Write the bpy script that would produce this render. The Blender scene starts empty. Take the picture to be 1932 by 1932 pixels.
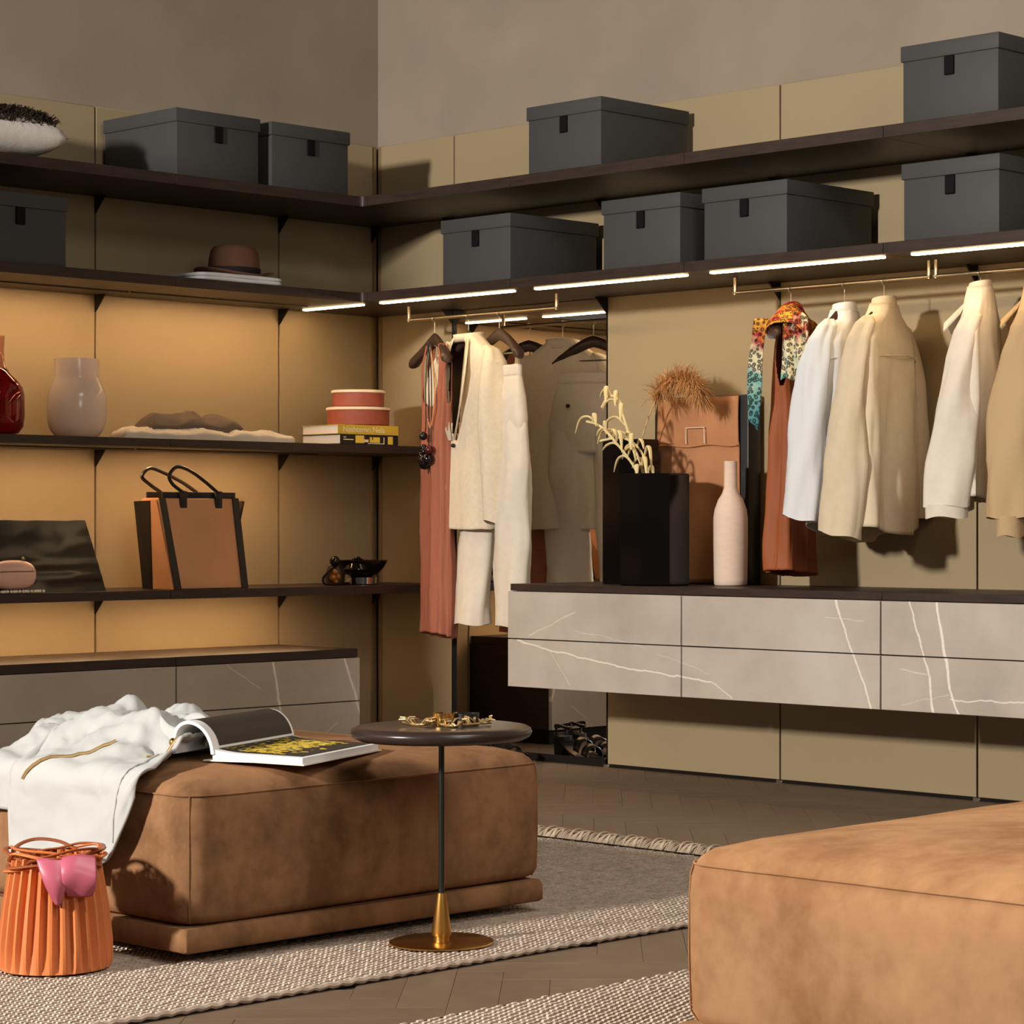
import bpy, bmesh, math, random
from mathutils import Vector, noise as mnoise
random.seed(7)
SC = bpy.context.scene
COL = SC.collection
PI = math.pi

# ------------------------------------------------------------------ camera
cam_d = bpy.data.cameras.new('camera'); cam = bpy.data.objects.new('camera', cam_d); COL.objects.link(cam)
cam.location = (-6.7045, -7.9098, 0.9039)
cam.rotation_euler = (PI/2, 0, math.radians(42.5894 - 90))
cam_d.sensor_width = 36.0; cam_d.lens = 4745.83/1932*36.0
cam_d.shift_x = -(1304.81-966)/1932; cam_d.shift_y = (990.9-966)/1932
cam_d.clip_end = 60
SC.camera = cam
# ------------------------------------------------------------------ world, studio lamp, added fill lights, exposure
w = bpy.data.worlds.new('world'); SC.world = w; w.use_nodes = True
bg = w.node_tree.nodes['Background']; bg.inputs[0].default_value = (1.0, 0.90, 0.80, 1); bg.inputs[1].default_value = 0.035
def area(name, loc, target, size, power, color, sy=None):
    d = bpy.data.lights.new(name, 'AREA'); d.energy = power; d.color = color; d.size = size
    if sy: d.shape = 'RECTANGLE'; d.size_y = sy
    o = bpy.data.objects.new(name, d); COL.objects.link(o); o.location = loc
    o.rotation_euler = (Vector(target)-Vector(loc)).to_track_quat('-Z', 'Y').to_euler(); return o
area('studio_key_lamp', (-9.4, -3.0, 2.9), (0, -2.6, 1.0), 0.45, 720, (1.0, 0.945, 0.88))
area('overhead_fill', (-3.3, -6.2, 3.9), (-3.2, -5.2, 0.0), 1.5, 75, (1.0, 0.92, 0.83))  # soft overhead fill, added to brighten the ottoman tops
area('added_fill_light', (-4.6, -8.6, 2.6), (-3.1, -3.6, 0.3), 1.4, 55, (1.0, 0.92, 0.84))  # unseen fill light, added to lift the brown ottoman's long face
SC.view_settings.view_transform = 'Standard'; SC.view_settings.look = 'None'
SC.view_settings.gamma = 1.0; SC.view_settings.use_curve_mapping = False
SC.view_settings.exposure = 0.0
SC.cycles.max_bounces = 8

# ------------------------------------------------------------------ materials
def lin(c):
    return tuple(((v/255)/12.92 if v/255 <= 0.04045 else ((v/255+0.055)/1.055)**2.4) for v in c[:3])
class NT:
    def __init__(s, m): s.t = m.node_tree; s.b = s.t.nodes['Principled BSDF']
    def n(s, kind, **kw):
        x = s.t.nodes.new(kind)
        for k, v in kw.items(): setattr(x, k, v)
        return x
    def l(s, a, b): s.t.links.new(a, b)
    def math(s, op, a, b=None, c=None):
        x = s.n('ShaderNodeMath', operation=op)
        for i, v in enumerate((a, b, c)):
            if v is None: continue
            if isinstance(v, (int, float)): x.inputs[i].default_value = v
            else: s.l(v, x.inputs[i])
        return x.outputs[0]
    def mix(s, f, a, b):
        x = s.n('ShaderNodeMix', data_type='RGBA')
        for i, v in ((0, f), (6, a), (7, b)):
            if isinstance(v, (int, float)): x.inputs[i].default_value = v
            elif isinstance(v, tuple): x.inputs[i].default_value = (*v[:3], 1)
            else: s.l(v, x.inputs[i])
        return x.outputs[2]
    def coord(s, scale=(1, 1, 1), kind='Object'):
        c = s.n('ShaderNodeTexCoord'); m = s.n('ShaderNodeMapping'); m.inputs[3].default_value = scale
        s.l(c.outputs[kind], m.inputs[0]); return m.outputs[0]
    def noise(s, vec, scale, detail=4, rough=0.55, out=0):
        x = s.n('ShaderNodeTexNoise'); x.inputs['Scale'].default_value = scale; x.inputs['Detail'].default_value = detail
        x.inputs['Roughness'].default_value = rough; s.l(vec, x.inputs['Vector']); return x.outputs[out]
    def ramp(s, f, stops):
        x = s.n('ShaderNodeValToRGB'); e = x.color_ramp.elements
        while len(e) < len(stops): e.new(0.5)
        for i, (p, c) in enumerate(stops):
            e[i].position = p; e[i].color = (*c[:3], 1)
        s.l(f, x.inputs[0]); return x.outputs[0]
    def bump(s, h, strength, dist=0.01):
        x = s.n('ShaderNodeBump'); x.inputs['Strength'].default_value = strength; x.inputs['Distance'].default_value = dist
        s.l(h, x.inputs['Height']); s.l(x.outputs[0], s.b.inputs['Normal'])
MATS = {}
def mat(name, rgb, rough=0.5, metal=0.0, spec=0.5, var=None, bump=None, scale=(1, 1, 1), sheen=0, trans=0, ior=1.45, sub=0, coat=0):
    """plain procedural material: colour with optional noise variation and fine relief"""
    m = bpy.data.materials.new(name); m.use_nodes = True; t = NT(m); b = t.b
    c = lin(rgb); b.inputs['Base Color'].default_value = (*c, 1)
    b.inputs['Roughness'].default_value = rough; b.inputs['Metallic'].default_value = metal
    b.inputs['Specular IOR Level'].default_value = spec; b.inputs['IOR'].default_value = ior
    b.inputs['Transmission Weight'].default_value = trans; b.inputs['Coat Weight'].default_value = coat
    if sheen:
        b.inputs['Sheen Weight'].default_value = sheen; b.inputs['Sheen Roughness'].default_value = 0.4
        b.inputs['Sheen Tint'].default_value = (*[min(1, v*1.6) for v in c], 1)
    v = t.coord(scale)
    if var:
        sc, amt = var[:2]; n = t.noise(v, sc, 5)
        f = t.ramp(n, [(0.3, tuple(max(0, x*(1-amt)) for x in c)), (0.7, tuple(min(1, x*(1+amt)) for x in c))])
        t.l(f, b.inputs['Base Color'])
    if bump:
        t.bump(t.noise(v, bump[0], 4), bump[1], bump[2] if len(bump) > 2 else 0.005)
    MATS[name] = m; return m
def emit(name, rgb, strength):
    m = bpy.data.materials.new(name); m.use_nodes = True; b = m.node_tree.nodes['Principled BSDF']
    b.inputs['Base Color'].default_value = (*lin(rgb), 1)
    b.inputs['Emission Color'].default_value = (*lin(rgb), 1); b.inputs['Emission Strength'].default_value = strength
    MATS[name] = m; return m

mat('plaster', (151, 137, 120), 0.9, spec=0.2, var=(2.2, 0.10), bump=(60, 0.10, 0.004))
mat('lacquer', (162, 143, 111), 0.42, spec=0.4, var=(1.2, 0.03))
mat('gap_dark', (22, 16, 12), 0.7, spec=0.2)
mat('wood_dark', (54, 41, 34), 0.45, spec=0.4, var=(9, 0.25), scale=(1, 1, 8), bump=(60, 0.05))
mat('black_metal', (20, 18, 17), 0.4, spec=0.4)
mat('bronze', (150, 126, 92), 0.4, metal=0.3)
mat('brass', (168, 155, 134), 0.36, metal=1.0)
mat('steel_light', (205, 196, 180), 0.3, metal=1.0)
emit('led', (255, 216, 160), 30.0)
emit('led_wall', (255, 208, 154), 125.0)
mat('mirror', (236, 232, 226), 0.0, metal=1.0)
mat('box_grey', (68, 68, 67), 0.6, spec=0.3, bump=(500, 0.08, 0.001))
mat('box_tab', (12, 12, 15), 0.7, spec=0.15)

def suede(name, rgb, dark):
    m = mat(name, rgb, 0.95, spec=0.05, sheen=0.12); t = NT(m); v = t.coord()
    n1 = t.noise(t.coord((1, 1, .55)), 4.2, 6, 0.58); n2 = t.noise(v, 22, 5, 0.6)
    f = t.math('ADD', t.math('MULTIPLY', n1, 0.7), t.math('MULTIPLY', n2, 0.3))
    c = t.ramp(f, [(0.38, lin(dark)), (0.54, lin(rgb)), (0.68, tuple(min(1, x*1.2) for x in lin(rgb)))])
    t.l(c, t.b.inputs['Base Color']); t.bump(n2, 0.15, 0.004)
suede('suede', (146, 107, 76), (110, 79, 54))
suede('suede_light', (170, 128, 91), (146, 104, 71))
mat('suede_seam', (132, 92, 60), 0.9, spec=0.1)

def marble(name, axis, veins):
    """warm grey stone; each vein is (a0, z0, a1, z1, width, strength) in world metres on the slab's own plane"""
    m = mat(name, (200, 182, 162), 0.32, spec=0.45); t = NT(m)
    g = t.n('ShaderNodeNewGeometry'); sp = t.n('ShaderNodeSeparateXYZ')
    nz = t.noise(g.outputs['Position'], 7.0, 5, 0.6, out=1)
    add = t.n('ShaderNodeVectorMath', operation='MULTIPLY_ADD'); t.l(nz, add.inputs[0]); add.inputs[1].default_value = (0.035,)*3; t.l(g.outputs['Position'], add.inputs[2])
    sub = t.n('ShaderNodeVectorMath', operation='SUBTRACT'); t.l(add.outputs[0], sub.inputs[0]); sub.inputs[1].default_value = (0.0175,)*3
    t.l(sub.outputs[0], sp.inputs[0]); A = sp.outputs[0 if axis == 'x' else 1]; Z = sp.outputs[2]
    cl = t.noise(g.outputs['Position'], 3.0, 6, 0.6)
    col = t.ramp(cl, [(0.3, lin((169, 158, 145))), (0.55, lin((185, 174, 160))), (0.75, lin((194, 184, 171)))])
    tot = None
    for (a0, z0, a1, z1, wd, st) in veins:
        L = math.hypot(a1-a0, z1-z0); ta, tz = (a1-a0)/L, (z1-z0)/L
        da = t.math('SUBTRACT', A, a0); dz = t.math('SUBTRACT', Z, z0)
        along = t.math('ADD', t.math('MULTIPLY', da, ta), t.math('MULTIPLY', dz, tz))
        dist = t.math('ABSOLUTE', t.math('SUBTRACT', t.math('MULTIPLY', da, tz), t.math('MULTIPLY', dz, ta)))
        k = t.math('SUBTRACT', 1.0, t.math('DIVIDE', dist, wd)); k = t.math('MAXIMUM', k, 0.0)
        e = t.math('MULTIPLY', t.math('GREATER_THAN', along, 0.0), t.math('LESS_THAN', along, L))
        k = t.math('MULTIPLY', t.math('MULTIPLY', t.math('MINIMUM', t.math('MULTIPLY', k, 2.0), 1.0), e), st)
        tot = k if tot is None else t.math('MAXIMUM', tot, k)
    c2 = t.mix(tot, col, lin((236, 226, 212))); t.l(c2, t.b.inputs['Base Color'])
# veins read off the slabs, (along, height)
marble('marble_right', 'y', [(-1.37, .49, -1.86, .42, .0035, .75), (-1.86, .42, -2.30, .385, .0035, .8), (-2.30, .385, -2.40, .335, .003, .6), (-1.43, .51, -1.66, .60, .0025, .45),
    (-1.66, .535, -2.0, .49, .002, .3), (-1.54, .46, -1.64, .34, .0022, .35), (-2.05, .47, -2.3, .41, .002, .3),
    (-2.83, .69, -2.85, .625, .006, .8), (-2.85, .625, -2.985, .325, .004, .85), (-2.80, .615, -2.95, .60, .002, .4), (-3.13, .68, -3.21, .43, .004, .85), (-3.21, .43, -3.225, .32, .005, .9),
    (-3.235, .67, -3.29, .40, .006, .95), (-3.29, .40, -3.33, .30, .005, .9), (-3.29, .372, -3.6, .372, .003, .7), (-3.1, .35, -3.29, .385, .0018, .3), (-3.1, .46, -3.2, .44, .003, .4)])
marble('marble_left', 'x', [(-0.925, .42, -0.885, .19, .006, .9), (-0.59, .41, -0.50, .17, .006, .9), (-1.15, .41, -0.98, .30, .003, .4), (-1.75, .24, -1.5, .20, .003, .3), (-0.885, .19, -0.87, .05, .005, .8), (-0.72, .10, -0.62, .16, .003, .4)])

# floor wood
m = mat('floor_wood', (116, 96, 78), 0.5, spec=0.35); t = NT(m)
oi = t.n('ShaderNodeObjectInfo'); v = t.coord((1, 1, 1)); g = t.noise(v, 9, 6, 0.6); fg = t.noise(t.coord((3, 40, 3)), 5, 4)
c = t.mix(g, lin((104, 86, 69)), lin((134, 113, 92))); c = t.mix(t.math('MULTIPLY', oi.outputs['Random'], 0.2), c, lin((92, 74, 60))); c = t.mix(t.math('MULTIPLY', fg, 0.25), c, lin((86, 68, 54)))
t.l(c, t.b.inputs['Base Color'])
mat('rug_base', (34, 30, 28), 0.95, spec=0.05, var=(60, 0.3))
mat('rug_knot', (192, 174, 157), 0.95, spec=0.05, var=(40, 0.22))
mat('rug_knot_dark', (92, 80, 70), 0.95, spec=0.05)
mat('fringe_yarn', (190, 172, 148), 0.95, spec=0.05, var=(30, 0.25))

# ------------------------------------------------------------------ mesh helpers
class MB:
    def __init__(s): s.v = []; s.f = []; s.mi = []
    def add(s, vs, fs, mi=0):
        o = len(s.v); s.v += [tuple(v) for v in vs]
        for f in fs: s.f.append(tuple(i+o for i in f)); s.mi.append(mi)
        return s
    def box(s, x0, x1, y0, y1, z0, z1, mi=0):
        vs = [(x, y, z) for z in (z0, z1) for y in (y0, y1) for x in (x0, x1)]
        return s.add(vs, [(0, 2, 3, 1), (4, 5, 7, 6), (0, 1, 5, 4), (2, 6, 7, 3), (0, 4, 6, 2), (1, 3, 7, 5)], mi)
    def prism(s, poly, z0, z1, mi=0):
        n = len(poly); vs = [(x, y, z0) for x, y in poly] + [(x, y, z1) for x, y in poly]
        return s.add(vs, [tuple(range(n-1, -1, -1)), tuple(range(n, 2*n))] + [(i, (i+1) % n, n+(i+1) % n, n+i) for i in range(n)], mi)
    def loft(s, rings, caps=(True, True), mi=0, closed=True):
        n = len(rings[0]); vs = [p for r in rings for p in r]; fs = []
        for k in range(len(rings)-1):
            for i in range(n if closed else n-1):
                j = (i+1) % n; fs.append((k*n+i, k*n+j, (k+1)*n+j, (k+1)*n+i))
        if closed and caps[0]: fs.append(tuple(range(n-1, -1, -1)))
        if closed and caps[1]: fs.append(tuple(range((len(rings)-1)*n, len(rings)*n)))
        return s.add(vs, fs, mi)
    def lathe(s, prof, c=(0, 0, 0), n=32, mi=0, caps=(True, True)):
        return s.loft([[(c[0]+r*math.cos(2*PI*i/n), c[1]+r*math.sin(2*PI*i/n), c[2]+z) for i in range(n)] for r, z in prof], caps, mi)
    def tube(s, pts, r, n=8, mi=0, flat=None, caps=True, closed=False):
        P = [Vector(p) for p in pts]; rings = []; up = Vector((0, 0, 1)); K = len(P); prev = None
        for k in range(K):
            a = P[(k-1) % K] if closed else P[max(k-1, 0)]; b = P[(k+1) % K] if closed else P[min(k+1, K-1)]
            d = (b-a)
            if d.length < 1e-9: d = Vector((0, 0, 1))
            d.normalize()
            if prev is None:
                x = d.cross(up)
                if x.length < 1e-3: x = d.cross(Vector((1, 0, 0)))
            else: x = prev - d*prev.dot(d)
            if x.length < 1e-6: x = d.cross(Vector((1, 0, 0)))
            x.normalize(); prev = x; y = d.cross(x)
            rr = r[k] if isinstance(r, (list, tuple)) else r
            fx, fy = flat if flat else (1, 1)
            rings.append([tuple(P[k]+x*(rr*fx*math.cos(2*PI*i/n))+y*(rr*fy*math.sin(2*PI*i/n))) for i in range(n)])
        if closed: rings.append(rings[0])
        return s.loft(rings, (caps and not closed,)*2, mi)
    def ball(s, c, r, n=12, mi=0, sz=1.0):
        m = max(4, n//2)
        prof = [(max(1e-4, r*math.sin(PI*k/m)), -r*sz*math.cos(PI*k/m)) for k in range(m+1)]
        return s.lathe(prof, c, n, mi)
    def grid(s, nu, nv, fn, mi=0, keep=None, wrap=False):
        idx = {}; vs = []; fs = []
        for j in range(nv+1):
            for i in range(nu+1):
                idx[i, j] = len(vs); vs.append(fn(i/nu, j/nv))
        for j in range(nv):
            for i in range(nu):
                if keep and not keep((i+.5)/nu, (j+.5)/nv): continue
                fs.append((idx[i, j], idx[i+1, j], idx[i+1, j+1], idx[i, j+1]))
        return s.add(vs, fs, mi)
ORG = {}
def thing(name, label, cat, loc, group=None, kind=None):
    o = bpy.data.objects.new(name, None); COL.objects.link(o); o.location = loc; o.empty_display_size = 0.1
    if label: o['label'] = label
    if cat: o['category'] = cat
    if group: o['group'] = group
    if kind: o['kind'] = kind
    ORG[o.name] = Vector(loc); return o
def build(name, mb, m, parent=None, bevel=0, seg=2, smooth=40, label=None, cat=None, group=None, kind=None, solid=0, subsurf=0, weld=False, org=None):
    """one mesh object; mb is in world metres"""
    if parent is not None: o0 = ORG[parent.name]
    elif org is not None: o0 = Vector(org)
    else:
        xs, ys, zs = zip(*mb.v); o0 = Vector(((min(xs)+max(xs))/2, (min(ys)+max(ys))/2, min(zs)))
    me = bpy.data.meshes.new(name)
    me.from_pydata([(x-o0.x, y-o0.y, z-o0.z) for x, y, z in mb.v], [], mb.f)
    mats = m if isinstance(m, (list, tuple)) else [m]
    for q in mats: me.materials.append(MATS[q])
    if len(mats) > 1: me.polygons.foreach_set('material_index', mb.mi)
    if bevel or weld:
        b = bmesh.new(); b.from_mesh(me)
        if weld:
            bmesh.ops.remove_doubles(b, verts=b.verts, dist=1e-5)
            bmesh.ops.delete(b, geom=[v for v in b.verts if not v.link_faces], context='VERTS')
        bmesh.ops.recalc_face_normals(b, faces=b.faces)
        if bevel:
            es = [e for e in b.edges if len(e.link_faces) == 2 and e.calc_face_angle(0) > 0.5]
            bmesh.ops.bevel(b, geom=es, offset=bevel, segments=seg, affect='EDGES', profile=0.5, clamp_overlap=True)
        b.to_mesh(me); b.free()
    if smooth:
        me.polygons.foreach_set('use_smooth', [True]*len(me.polygons)); me.set_sharp_from_angle(angle=math.radians(smooth))
    o = bpy.data.objects.new(name, me); COL.objects.link(o)
    if parent is not None: o.parent = parent; ORG[o.name] = o0
    else: o.location = o0; ORG[o.name] = o0
    if solid:
        q = o.modifiers.new('thickness', 'SOLIDIFY'); q.thickness = solid; q.offset = 0
    if subsurf:
        q = o.modifiers.new('smooth', 'SUBSURF'); q.levels = subsurf; q.render_levels = subsurf
    for k, v in (('label', label), ('category', cat), ('group', group), ('kind', kind)):
        if v: o[k] = v
    return o
def dup(root, loc, rz=0, label=None, group=None, sub=None):
    r = root.copy(); COL.objects.link(r); r.location = loc; r.rotation_euler = (0, 0, rz); ORG[r.name] = Vector(loc)
    if label: r['label'] = label
    if group: r['group'] = group
    for ch in list(root.children):
        c = ch.copy(); COL.objects.link(c); c.parent = r
        for g in ch.children:
            d = g.copy(); COL.objects.link(d); d.parent = c
    return r
def fbm(x, y, z=0.0, o=3):
    return mnoise.fractal(Vector((x, y, z)), 1.0, 2.0, o)
def lerp(a, b, t): return a+(b-a)*t
def pl(tab, x):
    """piecewise-linear lookup, smooth-stepped"""
    if x <= tab[0][0]: return tab[0][1]
    for (a, va), (b, vb) in zip(tab, tab[1:]):
        if x <= b: return lerp(va, vb, (x-a)/(b-a))
    return tab[-1][1]
def catmull(pts, n=6, closed=False):
    P = [Vector(p) for p in pts]; K = len(P); out = []
    rng = range(K if closed else K-1)
    for i in rng:
        p0, p1, p2, p3 = (P[(i-1) % K] if closed or i > 0 else P[0]), P[i], P[(i+1) % K], (P[(i+2) % K] if closed or i+2 < K else P[-1])
        for k in range(n):
            t = k/n; out.append(0.5*((2*p1)+(p2-p0)*t+(2*p0-5*p1+4*p2-p3)*t*t+(3*p1-p0-3*p2+p3)*t**3))
    if not closed: out.append(P[-1])
    return out

# ================================================================== the setting
H = 2.45
R1 = 0.4674; MW = 0.8503; L1 = 0.5035
RJ = [0, -R1, -R1-MW, -R1-2*MW, -R1-3*MW, -R1-4*MW]          # joints along the right wall (y)
LJ = [0, -L1, -L1-MW, -L1-2*MW]                               # joints along the left wall (x)
WT = 3.7
floor = build('floor', MB().box(-11, 0.1, -12, 0.1, -0.1, -0.004), 'floor_wood', kind='structure', smooth=0)
wl = build('wall_left', MB().box(-11, 0.15, 0.03, 0.15, -0.05, WT), 'plaster', kind='structure', smooth=0)
wr = build('wall_right', MB().box(0.03, 0.15, -12, 0.03, -0.05, WT), 'plaster', kind='structure', smooth=0)
# unseen light blocker, added out of frame to keep the lamp off the shelving
build('light_blocker', MB().box(-4.32, -4.20, -1.42, 0.02, 0.0, 2.40).box(-4.32, -4.20, -1.60, -1.4201, 0.0, 1.93), 'plaster', kind='structure', smooth=0)
G = 0.0035
# sand lacquer cladding panels, dark uprights in the joints
for i in range(3):
    a, b = LJ[i+1]+G, LJ[i]-G
    if i == 0: b = -0.024
    build('panel', MB().box(a, b, 0.0, 0.02, 0.012, H), 'lacquer', wl, bevel=0.0015, seg=1)
for i in range(5):
    a, b = RJ[i+1]+G, RJ[i]-G
    if i == 0: b = -0.024
    z0 = 0.012
    if i == 1: z0 = 1.7885
    build('panel', MB().box(0.0, 0.02, a, b, z0, H), 'lacquer', wr, bevel=0.0015, seg=1)
for x in LJ[1:]: build('upright', MB().box(x-0.006, x+0.006, 0.018, 0.0299, 0.0, H), 'gap_dark', wl, smooth=0)
for y in RJ[1:]:
    build('upright', MB().box(0.018, 0.0299, y-0.006, y+0.006, 0.0, H), 'gap_dark', wr, smooth=0)
    build('foot', MB().box(-0.006, 0.02, y-0.014, y+0.014, -0.003, 0.011), 'steel_light', wr, bevel=0.002, seg=1)
build('corner_post', MB().box(-0.020, -0.001, 0.004, 0.02, 0, H).box(-0.034, -0.022, -0.006, 0.008, 0, 1.75), 'bronze', wl, bevel=0.001, seg=1)
build('corner_post', MB().box(0.004, 0.02, -0.020, -0.001, 0, H).box(-0.006, 0.008, -0.034, -0.022, 0, 1.75), 'bronze', wr, bevel=0.001, seg=1)
mir = thing('wall_mirror', 'tall frameless mirror between the corner panel and drawers, behind the hanging suit', 'mirror', (0, (RJ[1]+RJ[2])/2, 0.03))
build('glass', MB().box(0.0, 0.006, RJ[2]+0.004, RJ[1]-0.006, 0.03, 1.752), 'mirror', mir, smooth=0)
build('backing', MB().box(0.007, 0.018, RJ[2]+0.003, RJ[1]-0.005, 0.028, 1.752), 'black_metal', mir, smooth=0)
build('edge_profile', MB().box(-0.010, 0.016, RJ[1]-0.006, RJ[1]+0.002, 0.012, 1.752), 'black_metal', mir, smooth=0)

build('gap_shade_right', MB().box(0.003, 0.0299, -12, 0.02, -0.003, 0.0118), 'gap_dark', kind='structure', smooth=0)  # dark strip standing in for shade in the gap under the panels
build('gap_shade', MB().box(-0.002, 0.0028, RJ[2]+.006, RJ[1]-.008, -0.003, 0.0295), 'gap_dark', mir, smooth=0)  # near-black strip painting the shade below the mirror
# herringbone floor blocks, laid at 45 degrees to the walls
wd, k = 0.095, 5
pieces = []
for mm_ in range(-12, 13):
    for n in range(-90, 91):
        for ty in (0, 1):
            if ty == 0: cx_, cy_ = n+k/2+2*k*mm_, n+0.5
            else: cx_, cy_ = n+k+0.5+2*k*mm_, n-k+1+k/2
            p, q = cx_*wd, cy_*wd
            x, y = (p-q)/math.sqrt(2)-2.2, (p+q)/math.sqrt(2)-2.5
            a1 = (-1.62 < x < -0.02 and -3.85 < y < -0.35)
            a2 = (-4.35 < x < -2.2 and -4.62 < y < -3.96)
            if a1 or a2: pieces.append((x, y, PI/4 if ty == 0 else 3*PI/4))
pieces = pieces[:300]
pm = None
for x, y, r in pieces:
    if pm is None:
        o = build('floor_block', MB().box(-k*wd/2+.0003, k*wd/2-.0003, -wd/2+.0003, wd/2-.0003, -0.004, 0.0), 'floor_wood', None, bevel=0.0007, seg=1, org=(0, 0, 0)); pm = o.data
        o.parent = floor
    else:
        o = bpy.data.objects.new('floor_block', pm); COL.objects.link(o); o.parent = floor
    o.location = (x-ORG['floor'].x, y-ORG['floor'].y, -ORG['floor'].z + random.uniform(-.0002, .0002)); o.rotation_euler = (0, 0, r)

# ================================================================== shelves
D = 0.497
def bracket(par, wall, pos, z):
    s = 0.062; th = 0.006
    tri = [(0, 0), (-s, 0), (0, -s)]
    mb = MB()
    if wall == 'L':   # bracket leans out along -y
        vs = [(pos-th/2, d, z+h) for d, h in tri] + [(pos+th/2, d, z+h) for d, h in tri]
    else:
        vs = [(d, pos-th/2, z+h) for d, h in tri] + [(d, pos+th/2, z+h) for d, h in tri]
    mb.add(vs, [(0, 1, 2), (5, 4, 3), (0, 3, 4, 1), (1, 4, 5, 2), (2, 5, 3, 0)])
    build('bracket', mb, 'black_metal', par, smooth=0)
def arc_corner(d, ext, r):
    pts = [(0.0, 0.0), (-ext, 0.0), (-ext, -d)]
    for i in range(7):
        a = PI/2*i/6; pts.append((-d-r+r*math.sin(a), -d-r+r*math.cos(a)))
    return pts + [(-d, -ext), (0.0, -ext)]
EXT = D+0.03
s1 = thing('wall_shelf', 'dark wood topmost shelf on the shaded wall, under the shaggy cushion', 'shelf', (-1.2, -D/2, 2.118))
xs = [-EXT, LJ[2], LJ[3]]
build('board', MB().prism(arc_corner(D, EXT, 0.014), 2.118, 2.156), 'wood_dark', s1, smooth=30)
for a, b in zip(xs, xs[1:]): build('board', MB().box(b+.001, a-.001, -D, -0.001, 2.118, 2.156), 'wood_dark', s1, bevel=.0008, seg=1)
for x in (LJ[1], LJ[2]): bracket(s1, 'L', x, 2.118)
bracket(s1, 'L', -0.03, 2.118)
s1r = thing('wall_shelf', 'dark wood topmost shelf on the lit wall, carrying two grey boxes', 'shelf', (-D/2, -2.2, 2.118))
ys = [-EXT]+RJ[2:]
for a, b in zip(ys, ys[1:]): build('board', MB().box(-D, -0.001, b+.001, a-.001, 2.118, 2.156), 'wood_dark', s1r, bevel=.0008, seg=1)
for y in RJ[1:5]: bracket(s1r, 'R', y, 2.118)

def lip_board(par, x0, x1, d, zb, zt):
    """one shelf board"""
    build('board', MB().box(x0, x1, -d, -0.001, zb, zt), 'wood_dark', par, bevel=.0008, seg=1)
def wall_led(par, x0, x1, y, zb):
    build('led_strip', MB().box(x0, x1, y-.006, y+.006, zb-.0006, zb+.002), 'led_wall', par, smooth=0)
    build('led_shield', MB().box(x0-.045, x1+.045, y-.0125, y-.0100, zb-.0045, zb+.001), 'wood_dark', par, smooth=0)
s2 = thing('wall_shelf', 'second dark shelf from the top on the shaded wall, holding the felt hat', 'shelf', (-1.2, -D/2, 1.754))
build('board', MB().prism(arc_corner(D, EXT, 0.012), 1.754, 1.789), 'wood_dark', s2, smooth=30)
for a, b in zip(xs, xs[1:]):
    lip_board(s2, b+.001, a-.001, D, 1.754, 1.789); wall_led(s2, max(b, -2.1)+.05, a-.05, -.205, 1.754)
for x in (LJ[1], LJ[2]): bracket(s2, 'L', x, 1.754)
build('led_strip', MB().box(-.443, -.420, -.424, -.07, 1.7490, 1.756), 'led', s2, bevel=.002, seg=1)
s2r = thing('wall_shelf', 'second dark shelf from the top on the lit wall, with bright light strips beneath', 'shelf', (-D/2, -2.2, 1.754))
for a, b in zip(ys, ys[1:]): build('board', MB().box(-D, -0.001, b+.001, a-.001, 1.754, 1.789), 'wood_dark', s2r, bevel=.0008, seg=1)
for a, b in zip(RJ[1:], RJ[2:]): build('led_strip', MB().box(-.443, -.420, b+.048, a-.067, 1.7490, 1.756), 'led', s2r, bevel=.002, seg=1)
for y in RJ[1:5]: bracket(s2r, 'R', y, 1.754)
D3 = 0.466
for zb, zt, lab in ((1.182, 1.212, 'middle dark shelf on the shaded wall, holding glass vases and stacked books'), (0.640, 0.672, 'lowest dark shelf on the shaded wall, holding the tan tote bag')):
    s = thing('wall_shelf', lab, 'shelf', (-1.1, -D3/2, zb))
    xx = [-0.002]+LJ[1:]
    for i, (a, b) in enumerate(zip(xx, xx[1:])):
        lip_board(s, b+.001, a-.001, D3, zb, zt)
        if i: wall_led(s, max(b, -2.1)+.05, a-.05, -.24, zb)
    for x in (-0.03, LJ[1], LJ[2]): bracket(s, 'L', x, zb)

# ================================================================== drawer cabinets
def drawer_unit(wall, a, b, zs, depth, m, label, group, end=0):
    c = (a+b)/2; loc = (-depth/2, c, zs[0]) if wall == 'R' else (c, -depth/2, zs[0])
    t = thing('drawer_cabinet', label, 'cabinet', loc, group)
    lo, hi = min(a, b), max(a, b); g = .003
    def bx(u0, u1, d0, d1, z0, z1):
        return MB().box(-d1, -d0, u0, u1, z0, z1) if wall == 'R' else MB().box(u0, u1, -d1, -d0, z0, z1)
    build('body', bx(lo+.002, hi-.002, .002, depth-.022, zs[0]+.003, zs[-1]-.001), 'wood_dark', t, bevel=.001, seg=1)
    for z0, z1 in zip(zs, zs[1:]):
        build('drawer_front', bx(lo+g, hi-g, depth-.02, depth, z0+g*.6, z1-g*.6), m, t, bevel=.0012, seg=1)
    return t
ZR = (.325, .498, .6690)
g = 'floating marble drawer cabinets'
drawer_unit('R', RJ[2], RJ[3], ZR, .51, 'marble_right', 'floating marble drawer cabinet below the black vases, nearest the mirror', g)
drawer_unit('R', RJ[3], RJ[4], ZR, .51, 'marble_right', 'floating marble drawer cabinet below the white and beige shirts', g)
drawer_unit('R', RJ[4], RJ[5], ZR, .51, 'marble_right', 'floating marble drawer cabinet with two steep white veins at the picture edge', g)
wt = thing('worktop', 'long dark wood worktop over the floating drawers', 'worktop', (-.25, -2.6, .6700))
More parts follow.
